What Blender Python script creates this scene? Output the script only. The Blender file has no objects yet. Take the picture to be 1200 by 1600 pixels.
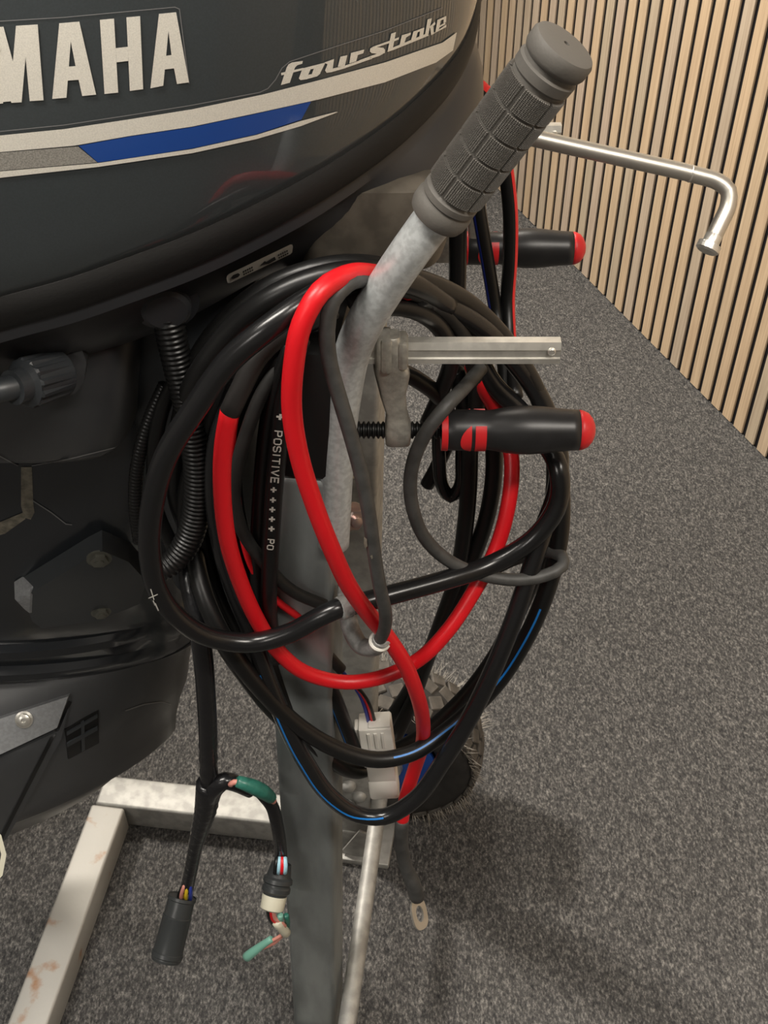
import bpy, bmesh, math, random
from math import sin, cos, pi, radians, tan, atan2, sqrt
from mathutils import Vector as V, Matrix as M, Euler
from mathutils.bvhtree import BVHTree
random.seed(7)
S = bpy.context.scene
COL = S.collection

# ------------------------------------------------------------------ camera
F, PITCH, CAMZ = 1750.0, 0.7428, 1.411
cd = bpy.data.cameras.new('camera'); cam = bpy.data.objects.new('camera', cd); COL.objects.link(cam)
cam.location = (0, 0, CAMZ); cam.rotation_euler = (pi/2 - PITCH, 0, 0)
cd.sensor_fit = 'VERTICAL'; cd.sensor_height = 24.0; cd.lens = 24.0*F/1600.0; cd.clip_start = .02
S.camera = cam
# ------------------------------------------------------------------ light
w = bpy.data.worlds.new('world'); S.world = w; w.use_nodes = True
w.node_tree.nodes['Background'].inputs[0].default_value = (.75, .8, .9, 1)
w.node_tree.nodes['Background'].inputs[1].default_value = .15
S.view_settings.view_transform = 'Standard'; S.view_settings.look = 'None'
S.view_settings.gamma = 1; S.view_settings.exposure = 0.0; S.view_settings.use_curve_mapping = False
LAMPS = [  # x, y, size x, size y, watts, colour
    (-0.35, 2.25, .9, .30, 32, (1, .92, .80)),
    (-0.75, 0.25, .9, .25, 33, (1, .94, .86)),
    (0.75, -0.35, .9, .25, 28, (1, .93, .84)),
    (-1.5, -1.6, .9, .25, 22, (1, .94, .87)),
]
CEIL = 2.62
for i, (x, y, sx, sy, p, c) in enumerate(LAMPS):
    ld = bpy.data.lights.new('lamp_light', 'AREA'); ld.shape = 'RECTANGLE'; ld.size = sx; ld.size_y = sy
    ld.energy = p; ld.color = c
    lo = bpy.data.objects.new('lamp_light', ld); COL.objects.link(lo); lo.location = (x, y, CEIL-.035)

SPOTS = [((-1.60, 1.95, 2.40), (.62, 1.55, .30), 430, 66, (1, .92, .82)), ((.05, -.95, 2.42), (1.32, .35, .85), 240, 50, (1, .92, .82))]      # key track spot, then one added to brighten the near wall: place, aim, watts, beam
for p, q, e_, bm_, c in SPOTS:
    ld = bpy.data.lights.new('spot_light', 'SPOT'); ld.energy = e_; ld.color = c; ld.spot_size = radians(bm_); ld.spot_blend = .9; ld.shadow_soft_size = .14
    lo = bpy.data.objects.new('spot_light', ld); COL.objects.link(lo); lo.location = p; lo.rotation_euler = (V(q)-V(p)).to_track_quat('-Z', 'Y').to_euler()

# ------------------------------------------------------------------ pixel -> world helpers
SP, CP = sin(PITCH), cos(PITCH)
FWD = V((0, CP, -SP)); DWN = V((0, -SP, -CP)); RGT = V((1, 0, 0)); CAM = V((0, 0, CAMZ))
def ray(px, py): return RGT*((px-600)/F) + DWN*((py-800)/F) + FWD
def at(px, py, d): return CAM + ray(px, py)*d
def ony(px, py, y): r = ray(px, py); return CAM + r*(y/r.y)
def onz(px, py, z): r = ray(px, py); return CAM + r*((z-CAMZ)/r.z)

# ------------------------------------------------------------------ materials
def mat(name, col, rough=.5, metal=0., coat=0., coatr=.05, spec=.5, bump=0., bscale=200., mottle=0., mscale=30., col2=None, emit=None, aniso=None, trans=0., ramp=(.4, .6)):
    m = bpy.data.materials.new(name); m.use_nodes = True
    nt = m.node_tree; b = nt.nodes['Principled BSDF']; L = nt.links
    b.inputs['Base Color'].default_value = (*col, 1); b.inputs['Roughness'].default_value = rough
    b.inputs['Metallic'].default_value = metal; b.inputs['Coat Weight'].default_value = coat
    b.inputs['Coat Roughness'].default_value = coatr; b.inputs['Specular IOR Level'].default_value = spec
    b.inputs['Transmission Weight'].default_value = trans
    tc = nt.nodes.new('ShaderNodeTexCoord')
    if mottle or col2:
        mp = nt.nodes.new('ShaderNodeMapping'); L.new(tc.outputs['Object'], mp.inputs[0])
        if aniso: mp.inputs['Scale'].default_value = aniso
        n = nt.nodes.new('ShaderNodeTexNoise'); n.inputs['Scale'].default_value = mscale; n.inputs['Detail'].default_value = 6
        L.new(mp.outputs[0], n.inputs['Vector'])
        r = nt.nodes.new('ShaderNodeValToRGB'); L.new(n.outputs['Fac'], r.inputs[0])
        c2 = col2 if col2 else tuple(c*(1-mottle) for c in col)
        r.color_ramp.elements[0].position = ramp[0]; r.color_ramp.elements[1].position = ramp[1]
        r.color_ramp.elements[0].color = (*c2, 1); r.color_ramp.elements[1].color = (*col, 1)
        L.new(r.outputs[0], b.inputs['Base Color'])
    if bump:
        n2 = nt.nodes.new('ShaderNodeTexNoise'); n2.inputs['Scale'].default_value = bscale; n2.inputs['Detail'].default_value = 3
        L.new(tc.outputs['Object'], n2.inputs['Vector'])
        bp = nt.nodes.new('ShaderNodeBump'); bp.inputs['Strength'].default_value = bump; bp.inputs['Distance'].default_value = .001
        L.new(n2.outputs['Fac'], bp.inputs['Height']); L.new(bp.outputs[0], b.inputs['Normal'])
    if emit:
        b.inputs['Emission Color'].default_value = (*emit[0], 1); b.inputs['Emission Strength'].default_value = emit[1]
    return m
def carpet_mat():
    m = bpy.data.materials.new('carpet'); m.use_nodes = True; nt = m.node_tree; b = nt.nodes['Principled BSDF']; L = nt.links
    tc = nt.nodes.new('ShaderNodeTexCoord'); mp = nt.nodes.new('ShaderNodeMapping'); L.new(tc.outputs['Object'], mp.inputs[0])
    mp.inputs['Rotation'].default_value = (0, 0, radians(20)); mp.inputs['Scale'].default_value = (1, .55, 1)
    def noise(sc, det=3, rough=.6):
        n = nt.nodes.new('ShaderNodeTexNoise'); n.inputs['Scale'].default_value = sc; n.inputs['Detail'].default_value = det
        n.inputs['Roughness'].default_value = rough; L.new(mp.outputs[0], n.inputs['Vector']); return n
    n1 = noise(390, 2); n2 = noise(120, 3); n3 = noise(6, 3)
    r1 = nt.nodes.new('ShaderNodeValToRGB'); L.new(n1.outputs['Fac'], r1.inputs[0]); e = r1.color_ramp.elements
    e[0].position = .33; e[0].color = (.042, .042, .043, 1); e[1].position = .74; e[1].color = (.215, .208, .197, 1)
    k = r1.color_ramp.elements.new(.52); k.color = (.085, .083, .081, 1)
    r2 = nt.nodes.new('ShaderNodeValToRGB'); L.new(n2.outputs['Fac'], r2.inputs[0]); e = r2.color_ramp.elements
    e[0].position = .3; e[0].color = (.62, .62, .63, 1); e[1].position = .7; e[1].color = (1.25, 1.24, 1.22, 1)
    mx = nt.nodes.new('ShaderNodeMix'); mx.data_type = 'RGBA'; mx.blend_type = 'MULTIPLY'; mx.inputs[0].default_value = 1
    L.new(r1.outputs[0], mx.inputs[6]); L.new(r2.outputs[0], mx.inputs[7])
    L.new(mx.outputs[2], b.inputs['Base Color']); b.inputs['Roughness'].default_value = .95; b.inputs['Specular IOR Level'].default_value = .1
    bp = nt.nodes.new('ShaderNodeBump'); bp.inputs['Strength'].default_value = .9; bp.inputs['Distance'].default_value = .003
    L.new(n1.outputs['Fac'], bp.inputs['Height']); L.new(bp.outputs[0], b.inputs['Normal'])
    return m
def slat_mat():
    m = bpy.data.materials.new('oak_slat'); m.use_nodes = True; nt = m.node_tree; b = nt.nodes['Principled BSDF']; L = nt.links
    tc = nt.nodes.new('ShaderNodeTexCoord'); oi = nt.nodes.new('ShaderNodeObjectInfo')
    mp = nt.nodes.new('ShaderNodeMapping'); L.new(tc.outputs['Object'], mp.inputs[0]); mp.inputs['Scale'].default_value = (260, 260, 7)
    mul = nt.nodes.new('ShaderNodeMath'); mul.operation = 'MULTIPLY'; mul.inputs[1].default_value = 500; L.new(oi.outputs['Random'], mul.inputs[0])
    cx = nt.nodes.new('ShaderNodeCombineXYZ'); L.new(mul.outputs[0], cx.inputs[0]); L.new(mul.outputs[0], cx.inputs[2]); L.new(cx.outputs[0], mp.inputs['Location'])
    n = nt.nodes.new('ShaderNodeTexNoise'); n.inputs['Scale'].default_value = 1; n.inputs['Detail'].default_value = 4; L.new(mp.outputs[0], n.inputs['Vector'])
    r = nt.nodes.new('ShaderNodeValToRGB'); L.new(n.outputs['Fac'], r.inputs[0]); e = r.color_ramp.elements
    e[0].position = .3; e[0].color = (.37, .285, .205, 1); e[1].position = .7; e[1].color = (.50, .405, .30, 1)
    r2 = nt.nodes.new('ShaderNodeValToRGB'); L.new(oi.outputs['Random'], r2.inputs[0]); e = r2.color_ramp.elements
    e[0].position = 0; e[0].color = (.90, .92, .90, 1); e[1].position = 1; e[1].color = (1.10, 1.02, .90, 1)
    k = e.new(.35); k.color = (.97, .96, 1.0, 1); k = e.new(.6); k.color = (1.05, 1.0, .9, 1)
    mx = nt.nodes.new('ShaderNodeMix'); mx.data_type = 'RGBA'; mx.blend_type = 'MULTIPLY'; mx.inputs[0].default_value = 1
    L.new(r.outputs[0], mx.inputs[6]); L.new(r2.outputs[0], mx.inputs[7]); L.new(mx.outputs[2], b.inputs['Base Color'])
    b.inputs['Roughness'].default_value = .55
    return m
MT = dict(
    carpet=carpet_mat(), slat=slat_mat(),
    felt=mat('black_felt', (.012, .011, .012), .95, spec=.1),
    paint=mat('wall_paint', (.30, .30, .29), .9, bump=.1),
    ceil=mat('ceiling_paint', (.45, .45, .44), .9, bump=.1),
    lampw=mat('lamp_housing', (.8, .8, .8), .5),
    diff=mat('lamp_diffuser', (.9, .9, .9), .5, emit=((1, .94, .85), 6)),
    cowl=mat('cowl_paint', (.038, .045, .048), .32, 0, coat=1., coatr=.03, mottle=.12, mscale=900),
    clear=mat('decal_film', (.030, .035, .038), .30, 0, coat=1., coatr=.08),
    band=mat('seam_rubber', (.009, .0088, .0085), .6, spec=.35, bump=.15, bscale=600),
    pan=mat('pan_plastic', (.024, .025, .028), .42, coat=.15, coatr=.3),
    pang=mat('pan_grey', (.055, .057, .062), .5, coat=.1, coatr=.4),
    leg=mat('leg_paint', (.011, .014, .018), .28, coat=.8, coatr=.15),
    legg=mat('leg_satin', (.045, .047, .050), .42, coat=.2, coatr=.3),
    worn=mat('worn_paint', (.22, .20, .155), .7, mottle=.5, mscale=120), boltg=mat('bolt_dull', (.16, .16, .135), .45, .5),
    olive=mat('bracket_brown', (.11, .095, .075), .6, mottle=.35, mscale=60),
    silver=mat('silver_print', (.74, .71, .63), .42, .2, mottle=.12, mscale=1500),
    hatch=mat('hatched_print', (.36, .345, .31), .45, .3, mottle=.35, mscale=1400),
    blue=mat('blue_print', (.012, .055, .25), .35, coat=.5),
    white=mat('white_print', (.62, .60, .55), .5),
    line=mat('outline_and_highlight', (.16, .16, .16), .4),  # decal outlines and scratch, also the painted highlight lines on flare and apron
    dark=mat('black_print', (.02, .02, .02), .6),
    anode=mat('anode_grey', (.30, .31, .32), .5, .3, mottle=.15, mscale=300),
    rubber=mat('grip_rubber', (.115, .107, .095), .62, bump=.12, bscale=700),
    galv=mat('galvanised', (.66, .69, .69), .34, .4, mottle=.2, mscale=260, bump=.08, bscale=400),
    galvd=mat('galvanised_dull', (.30, .325, .325), .5, .55, mottle=.25, mscale=40, aniso=(1, 1, .25), bump=.05),
    galvp=mat('galvanised_pale', (.44, .435, .41), .55, .45, mottle=.25, mscale=60, bump=.1),
    rusty=mat('galvanised_rust', (.46, .45, .42), .55, .35, col2=(.36, .20, .11), mscale=22, ramp=(.33, .43), bump=.1),
    chrome=mat('zinc_bright', (.74, .72, .66), .32, .7, mottle=.15, mscale=120),
    steel=mat('stainless', (.60, .57, .51), .42, .85, mottle=.1, mscale=40, aniso=(.2, 1, 1)),
    cast=mat('cast_steel', (.46, .44, .39), .42, .5, mottle=.25, mscale=160, bump=.25, bscale=500),
    oxide=mat('black_oxide', (.012, .012, .012), .4, .3),
    hblk=mat('handle_black', (.018, .018, .019), .38, mottle=.2, mscale=80),
    hred=mat('handle_red', (.62, .018, .022), .42),
    cblk=mat('cable_black', (.007, .007, .007), .36, spec=.4, bump=.06, bscale=150),
    cgls=mat('cable_glossy', (.009, .009, .0095), .25, bump=.06, bscale=120),
    cgry=mat('cable_grey', (.060, .060, .058), .5, mottle=.3, mscale=90, bump=.1, bscale=300),
    cdim=mat('cable_dusty', (.018, .0175, .0165), .55, mottle=.4, mscale=60),
    cred=mat('cable_red', (.66, .008, .014), .38, bump=.04, bscale=200),
    cblu=mat('cable_blue', (.01, .16, .50), .4),
    cnav=mat('wire_blue', (.02, .04, .32), .45), cyel=mat('wire_yellow', (.75, .55, .02), .45), cwht=mat('wire_white', (.75, .75, .72), .45),
    cpnk=mat('wire_pink', (.60, .25, .20), .5), ccya=mat('wire_pale_blue', (.35, .6, .72), .45),
    slv=mat('heat_shrink', (.018, .016, .015), .55), tape=mat('black_tape', (.010, .010, .011), .25, bump=.5, bscale=160),
    grn=mat('green_sleeve', (.03, .16, .12), .35, mottle=.35, mscale=120),
    grnc=mat('clear_green', (.22, .50, .40), .25, trans=.25),
    plug=mat('white_nylon', (.78, .755, .69), .45, coat=.1),
    plugb=mat('plug_black', (.030, .033, .034), .33), ivory=mat('plug_ivory', (.55, .53, .42), .45),
    hookc=mat('hook_grey', (.34, .34, .33), .5, .3, mottle=.3, mscale=200, bump=.5, bscale=300),
    tyre=mat('tyre_rubber', (.030, .028, .026), .7, mottle=.3, mscale=60), tread=mat('tread_dusty', (.095, .085, .073), .85, mottle=.3, mscale=80),
    hair=mat('rubber_hairs', (.24, .22, .19), .7), rim=mat('rim_blue', (.008, .06, .30), .45), zinc=mat('hub_zinc', (.5, .48, .44), .4, .8),
    iron=mat('engine_bracket', (.030, .034, .038), .45, coat=.2, coatr=.3),
    nut=mat('nut_pinkish', (.42, .33, .31), .3, .9),
)

# ------------------------------------------------------------------ object helpers
WL = {}
def link(name, me, mt, parent=None, origin=None, smooth=True):
    """verts of me are in world space; origin shifts them so that the object sits at its own place"""
    if origin is None:
        lo = V([min(v.co[i] for v in me.vertices) for i in range(3)]); hi = V([max(v.co[i] for v in me.vertices) for i in range(3)])
        origin = V(((lo.x+hi.x)/2, (lo.y+hi.y)/2, lo.z))
    me.transform(M.Translation(-origin)); me.materials.append(mt)
    if smooth:
        me.polygons.foreach_set('use_smooth', [True]*len(me.polygons))
        if smooth != 'all':
            try: me.set_sharp_from_angle(angle=radians(35))
            except Exception: pass
    o = bpy.data.objects.new(name, me); COL.objects.link(o)
    o.location = origin - (WL[parent.name] if parent else V((0, 0, 0)))
    if parent: o.parent = parent
    WL[o.name] = origin.copy()
    me.update()
    return o
def empty(name, loc, label, cat, group=None):
    e = bpy.data.objects.new(name, None); COL.objects.link(e); e.location = loc; e.empty_display_size = .03; WL[e.name] = V(loc)
    return tag(e, label, cat, group)
def tag(o, label, cat, group=None):
    o['label'] = label; o['category'] = cat
    if group: o['group'] = group
    return o
def mesh(vs, fs): me = bpy.data.meshes.new('m'); me.from_pydata([tuple(v) for v in vs], [], fs); me.update(); return me
def bm_mesh(bm):
    bmesh.ops.recalc_face_normals(bm, faces=bm.faces[:]); me = bpy.data.meshes.new('m'); bm.to_mesh(me); bm.free(); return me
def join(*mes):
    vs, fs = [], []
    for me in mes:
        n = len(vs); vs += [v.co.copy() for v in me.vertices]; fs += [[i+n for i in p.vertices] for p in me.polygons]; bpy.data.meshes.remove(me)
    return mesh(vs, fs)
def spline(pts, step=.006):
    """centripetal-ish Catmull-Rom through pts (Vectors)"""
    P = [pts[0]*2-pts[1]] + list(pts) + [pts[-1]*2-pts[-2]]; out = []
    for i in range(1, len(P)-2):
        p0, p1, p2, p3 = P[i-1:i+3]; n = max(2, int((p2-p1).length/step))
        d = (p2-p1).length; a = max((p1-p0).length, 1e-6); c = max((p3-p2).length, 1e-6)
        m1 = ((p1-p0)/a*d + (p2-p1))/2 if i > 1 else (p2-p1); m2 = ((p3-p2)/c*d + (p2-p1))/2 if i < len(P)-3 else (p2-p1)
        for k in range(n):
            t = k/n; t2 = t*t; t3 = t2*t
            out.append(p1*(2*t3-3*t2+1) + m1*(t3-2*t2+t) + p2*(-2*t3+3*t2) + m2*(t3-t2))
    out.append(P[-2].copy()); return out
def frames(C):
    fr = []; T0 = (C[1]-C[0]).normalized(); n = T0.orthogonal().normalized()
    for i in range(len(C)):
        T = (C[min(i+1, len(C)-1)]-C[max(i-1, 0)]).normalized()
        n = (n - T*n.dot(T)).normalized(); fr.append((T, n, T.cross(n)))
    return fr
def tube(pts, r, sides=14, step=.006, caps=True, rfun=None, flat=None):
    """flat=(k, dirvec): squash the section by k along dirvec"""
    C = spline(pts, step) if step else pts; fr = frames(C); vs, fs = [], []
    L = [0]
    for i in range(1, len(C)): L.append(L[-1]+(C[i]-C[i-1]).length)
    for i, c in enumerate(C):
        rr = rfun(L[i], L[-1]) if rfun else r
        for k in range(sides):
            a = 2*pi*k/sides; off = (fr[i][1]*cos(a) + fr[i][2]*sin(a))*rr
            if flat: dv = flat[1]; off = off - dv*off.dot(dv)*(1-flat[0])
            vs.append(c+off)
    for i in range(len(C)-1):
        for k in range(sides):
            a, b = i*sides+k, i*sides+(k+1) % sides; fs.append([a, b, b+sides, a+sides])
    if caps:
        for i, s in ((0, -1), (len(C)-1, 1)):
            n = len(vs); rr = rfun(L[i], L[-1]) if rfun else r
            for k in range(sides):
                q = vs[i*sides+k]; vs.append(c_lerp(C[i], q, .72) + fr[i][0]*s*rr*.22)
            for k in range(sides):
                a, b = i*sides+k, i*sides+(k+1) % sides; c, d = n+k, n+(k+1) % sides
                fs.append([b, a, c, d] if s < 0 else [a, b, d, c])
            fs.append(list(range(n, n+sides))[::-1] if s < 0 else list(range(n, n+sides)))
    return mesh(vs, fs)
def c_lerp(a, b, t): return a*(1-t)+b*t
def stripe(pts, r, ang=0., half=.22, step=.006, t0=0, t1=1, side=None):
    """a thin ribbon lying on the cable's surface, ang measured from the direction `side` (default towards the camera side)"""
    C = spline(pts, step); n = len(C); C = C[int(t0*(n-1)):max(int(t1*(n-1)), int(t0*(n-1))+2)+1]; vs, fs = [], []; m = 5
    for i, c in enumerate(C):
        T = (C[min(i+1, len(C)-1)]-C[max(i-1, 0)]).normalized(); d = side if side else -FWD
        u = (d - T*d.dot(T)).normalized(); s = T.cross(u)
        for k in range(m):
            a = ang + half*(k/(m-1)*2-1)*1.; vs.append(c + (u*cos(a)+s*sin(a))*(r*1.035))
    for i in range(len(C)-1):
        for k in range(m-1): a = i*m+k; fs.append([a, a+1, a+m+1, a+m])
    return mesh(vs, fs)
def lathe(A, B, prof, sides=28, up=None):
    """prof: list of (t along A->B in metres, radius)"""
    T = (B-A).normalized(); n = (up - T*up.dot(T)).normalized() if up else T.orthogonal().normalized(); b = T.cross(n); vs, fs = [], []
    for t, r in prof:
        for k in range(sides): a = 2*pi*k/sides; vs.append(A + T*t + (n*cos(a)+b*sin(a))*max(r, 1e-5))
    for i in range(len(prof)-1):
        for k in range(sides): a, c = i*sides+k, i*sides+(k+1) % sides; fs.append([a, c, c+sides, a+sides])
    fs.append(list(range(sides))[::-1]); e = (len(prof)-1)*sides; fs.append(list(range(e, e+sides)))
    return mesh(vs, fs)
def box(c, ax, ay, az, sx, sy, sz, bev=.0, seg=2):
    bm = bmesh.new(); bmesh.ops.create_cube(bm, size=1)
    for v in bm.verts: v.co = V((v.co.x*sx, v.co.y*sy, v.co.z*sz))
    if bev: bmesh.ops.bevel(bm, geom=bm.edges[:], offset=bev, segments=seg, affect='EDGES', profile=.5)
    R = M((ax, ay, az)).transposed()
    for v in bm.verts: v.co = R @ v.co + c
    return bm_mesh(bm)
def bar(A, B, wx, wy, up, bev=.003, seg=2):
    """a square bar from A to B; wy along `up`"""
    T = (B-A).normalized(); u = (up - T*up.dot(T)).normalized(); s = T.cross(u)
    return box((A+B)/2, s, u, T, wx, wy, (B-A).length, bev, seg)
def hexnut(c, axis, r, h, washer=True):
    a = axis.normalized(); me = lathe(c, c+a, [(0, r*.86), (0, r), (h*.85, r), (h, r*.84)], 6)
    if washer: me = join(lathe(c-a*.0016, c+a, [(0, r*1.35), (.0016, r*1.35), (.0018, r)], 20), me)
    return join(me, lathe(c+a*h, c+a*(h+1), [(0, r*.52), (h*.3, r*.52), (h*.36, r*.42)], 12))
def loft(rings, cap=True):
    n = len(rings[0]); vs = [v for r in rings for v in r]; fs = []
    for i in range(len(rings)-1):
        for k in range(n): a, b = i*n+k, i*n+(k+1) % n; fs.append([a, b, b+n, a+n])
    if cap: fs.append(list(range(n))[::-1]); fs.append(list(range((len(rings)-1)*n, len(rings)*n)))
    bm = bmesh.new(); bv = [bm.verts.new(v) for v in vs]
    for f in fs: bm.faces.new([bv[i] for i in f])
    return bm_mesh(bm)
def bvh_of(*objs):
    vs, fs = [], []
    for o in objs:
        n = len(vs); w = WL[o.name]; vs += [v.co + w for v in o.data.vertices]; fs += [[i+n for i in p.vertices] for p in o.data.polygons]
    return BVHTree.FromPolygons(vs, fs)
def patch(bvh, polys, thick=.0004, cell=12, sink=.002, inset=0., fallback=.8, bev=0.):
    """a print or raised panel lying on a surface: outlines are cast on to it and given real thickness"""
    if not isinstance(polys[0][0], (tuple, list)): polys = [polys]
    out = []
    for P in polys:
        bm = bmesh.new(); bm.faces.new([bm.verts.new((x, y, 0)) for x, y in P]); bm.normal_update(); bmesh.ops.triangulate(bm, faces=bm.faces[:])
        xs = [p[0] for p in P]; ys = [p[1] for p in P]
        for ax, lo, hi in ((0, min(xs), max(xs)), (1, min(ys), max(ys))):
            q = lo + cell*.913
            while q < hi:
                co = V((q, 0, 0)) if ax == 0 else V((0, q, 0)); no = V((1, 0, 0)) if ax == 0 else V((0, 1, 0))
                bmesh.ops.bisect_plane(bm, geom=bm.verts[:]+bm.edges[:]+bm.faces[:], plane_co=co, plane_no=no); q += cell*1.0037
        cx, cy = sum(xs)/len(xs), sum(ys)/len(ys); pos = {}
        bm.verts.ensure_lookup_table(); last = None; miss = []
        for v in bm.verts:
            d = ray(v.co.x, v.co.y); h, nn, ix, dist = bvh.ray_cast(CAM, d)
            if h is None: miss.append(v); continue
            if nn.dot(d) > 0: nn = -nn
            pos[v] = (h, nn)
        for v in miss:
            near = min(pos.items(), key=lambda kv: (kv[0].co-v.co).length)[1] if pos else (at(v.co.x, v.co.y, fallback), -FWD)
            h, nn = near; d = ray(v.co.x, v.co.y); den = d.dot(nn); t = (h-CAM).dot(nn)/den if abs(den) > .15 else (h-CAM).length
            pos[v] = (CAM + d*t, nn)
        if thick > .001:
            # one common direction for a raised panel, so its top stays smooth
            an = V((0, 0, 0))
            for h, nn in pos.values(): an += nn
            an.normalize(); edge = {v for e in bm.edges if e.is_boundary for v in e.verts}
            res = bmesh.ops.extrude_face_region(bm, geom=bm.faces[:]); new = [g for g in res['geom'] if isinstance(g, bmesh.types.BMVert)]
            old = {(round(v.co.x, 4), round(v.co.y, 4)): v for v in pos}
            ctr = sum((pos[v][0] for v in pos), V((0, 0, 0)))/len(pos)
            pr = [(nv, old[(round(nv.co.x, 4), round(nv.co.y, 4))]) for nv in new]
            for nv, ov in pr:
                q = pos[ov][0] + an*thick
                if inset: q += (ctr - q) * inset
                nv.co = q
            for ov in pos: ov.co = pos[ov][0] - an*sink
        else:
            for v, (h, nn) in pos.items(): v.co = h + nn*thick
        out.append(bm_mesh(bm) if thick > .001 else None)
        if thick <= .001:
            me = bpy.data.meshes.new('m'); bm.to_mesh(me); bm.free()
            out[-1] = me
    return join(*out) if len(out) > 1 else out[0]
def strip(up, lo):
    """polygon from an upper and a lower edge"""
    return list(up) + list(lo)[::-1]
def line(pts, wd):
    """thin outlines (pixel widths) along a polyline, as quads"""
    out = []
    for (x0, y0), (x1, y1) in zip(pts[:-1], pts[1:]):
        L = sqrt((x1-x0)**2+(y1-y0)**2); nx, ny = -(y1-y0)/L*wd/2, (x1-x0)/L*wd/2; ex, ey = (x1-x0)/L*wd*.3, (y1-y0)/L*wd*.3
        out.append([(x0+nx-ex, y0+ny-ey), (x1+nx+ex, y1+ny+ey), (x1-nx+ex, y1-ny+ey), (x0-nx-ex, y0-ny-ey)])
    return out
def sc(poly, k, ox, oy): return [(ox+x/k, oy+y/k) for x, y in poly]

# ------------------------------------------------------------------ setting
def flat_slab(name, c, sx, sy, sz, m):
    o = link(name, box(V(c), V((1, 0, 0)), V((0, 1, 0)), V((0, 0, 1)), sx, sy, sz), m, smooth=False); o['kind'] = 'structure'; return o
flat_slab('floor', (0, .6, -.025), 7.2, 8.2, .05, MT['carpet'])
flat_slab('ceiling', (0, .6, CEIL+.03), 7.2, 8.2, .05, MT['ceil'])
flat_slab('wall_left', (-3.5, .6, CEIL/2), .1, 8.0, CEIL, MT['paint'])
flat_slab('wall_near', (0, -3.35, CEIL/2), 7.0, .1, CEIL, MT['paint'])
flat_slab('wall_far', (-1.75, 4.35, CEIL/2), 3.4, .1, CEIL, MT['paint'])
PSI = -0.36848; WD = V((sin(PSI), cos(PSI), 0)); WN = V((-cos(PSI), sin(PSI), 0)); W0 = V((.54752, 2.20889, 0)); PIT = .040
# wall with vertical wooden slats on a black backing; it runs from the far left to the near right
a = W0 + WD*2.15; b = W0 - WD*5.6
wall = link('wall_right', box((a+b)/2 - WN*.038 + V((0, 0, CEIL/2)), WD, WN, V((0, 0, 1)), (a-b).length, .066, CEIL), MT['felt'], smooth=False); wall['kind'] = 'structure'
proto = None
for n in range(-53, 140):
    c = W0 - WD*PIT*(n + .15 + .35) - WN*.0025
    if proto is None:
        me = box(V((0, 0, CEIL/2)), WD, WN, V((0, 0, 1)),   .0280, .005, CEIL-.004, .0008, 1); me.transform(M.Translation(V((0, 0, -CEIL/2))))
        proto = me; proto.materials.append(MT['slat'])
    o = bpy.data.objects.new('slat', proto); COL.objects.link(o); o.parent = wall
    o.location = V((c.x, c.y, CEIL/2+.001)) - WL['wall_right']
for i, (x, y, sx, sy, p, c) in enumerate(LAMPS):
    e = empty('ceiling_lamp', (x, y, CEIL-.03), ['ceiling lamp above the slatted wall', 'ceiling lamp left over the engine', 'ceiling lamp at the right near side', 'ceiling lamp behind on the left'][i], 'lamp')
    X, Y, Z = V((1, 0, 0)), V((0, 1, 0)), V((0, 0, 1))
    fm = [box(V((x+s*(sx/2+.012), y, CEIL-.02)), X, Y, Z, .02, sy+.05, .05, .002) for s in (-1, 1)] + [box(V((x, y+s*(sy/2+.012), CEIL-.02)), X, Y, Z, sx+.05, .02, .05, .002) for s in (-1, 1)]
    link('frame', join(*fm), MT['lampw'], e)
    link('diffuser', box(V((x, y, CEIL-.018)), X, Y, Z, sx, sy, .01), MT['diff'], e)

for p, q, e_, bm_, c in SPOTS:
    ax_ = (V(q)-V(p)).normalized(); P0 = V(p)
    t = empty('track_spotlight', (p[0], p[1], CEIL), 'white track spotlight on the ceiling left of the motor' if p[0] < -1 else 'unseen white spotlight added near the camera to brighten the near slatted wall', 'lamp')
    link('spot_can', lathe(P0-ax_*.15, P0, [(0, .03), (.005, .05), (.10, .052), (.135, .058), (.135, .054), (.10, .05)], 32), MT['lampw'], t)
    link('stem', lathe(V((p[0]-ax_.x*.1, p[1]-ax_.y*.1, p[2])), V((p[0]-ax_.x*.1, p[1]-ax_.y*.1, CEIL)), [(.05, .008), (CEIL-p[2], .008)], 14), MT['lampw'], t)

# ------------------------------------------------------------------ outboard motor
X, Y, Z = V((1, 0, 0)), V((0, 1, 0)), V((0, 0, 1))
YC = .775
motor = empty('outboard_motor', (-.20, YC, 0.0), 'dark grey outboard motor with a blue and silver striped cowling, hung on the trolley', 'motor')
# seam between cowling and lower pan: near side read as points in plan, far side mirrored about the keel line
seam_px = [(-60, 473, .551), (0, 456, .560), (100, 429, .567), (200, 394, .575), (300, 356, .586), (400, 309, .602), (500, 254, .623), (600, 185, .652), (660, 130, .678), (700, 82, .704), (723, 32, .733), (731, -8, .757)]
near = [ony(*p) for p in seam_px]
near = [V((-.56, YC, .955)), V((-.555, .70, .957)), V((-.53, .635, .966)), V((-.47, .577, .984)), V((-.38, .553, 1.01))] + near
near.append(V((near[-1].x + .0015, YC, near[-1].z+.001)))
near = spline(near, .005)
far = [V((p.x, 2*YC-p.y, p.z)) for p in near[::-1]][1:-1]
SEAM = near + far; NS = len(SEAM)
NRM = []
for i in range(NS):
    t = SEAM[(i+1) % NS]-SEAM[i-1]; NRM.append(V((t.y, -t.x, 0)).normalized())
cen = sum(SEAM, V((0, 0, 0)))/NS
if NRM[10].dot(SEAM[10]-cen) < 0: NRM = [-q for q in NRM]
def smooth01(t): t = max(0, min(1, t)); return t*t*(3-2*t)
WNOSE = [smooth01((p.x+.055)/.085) for p in SEAM]
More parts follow.
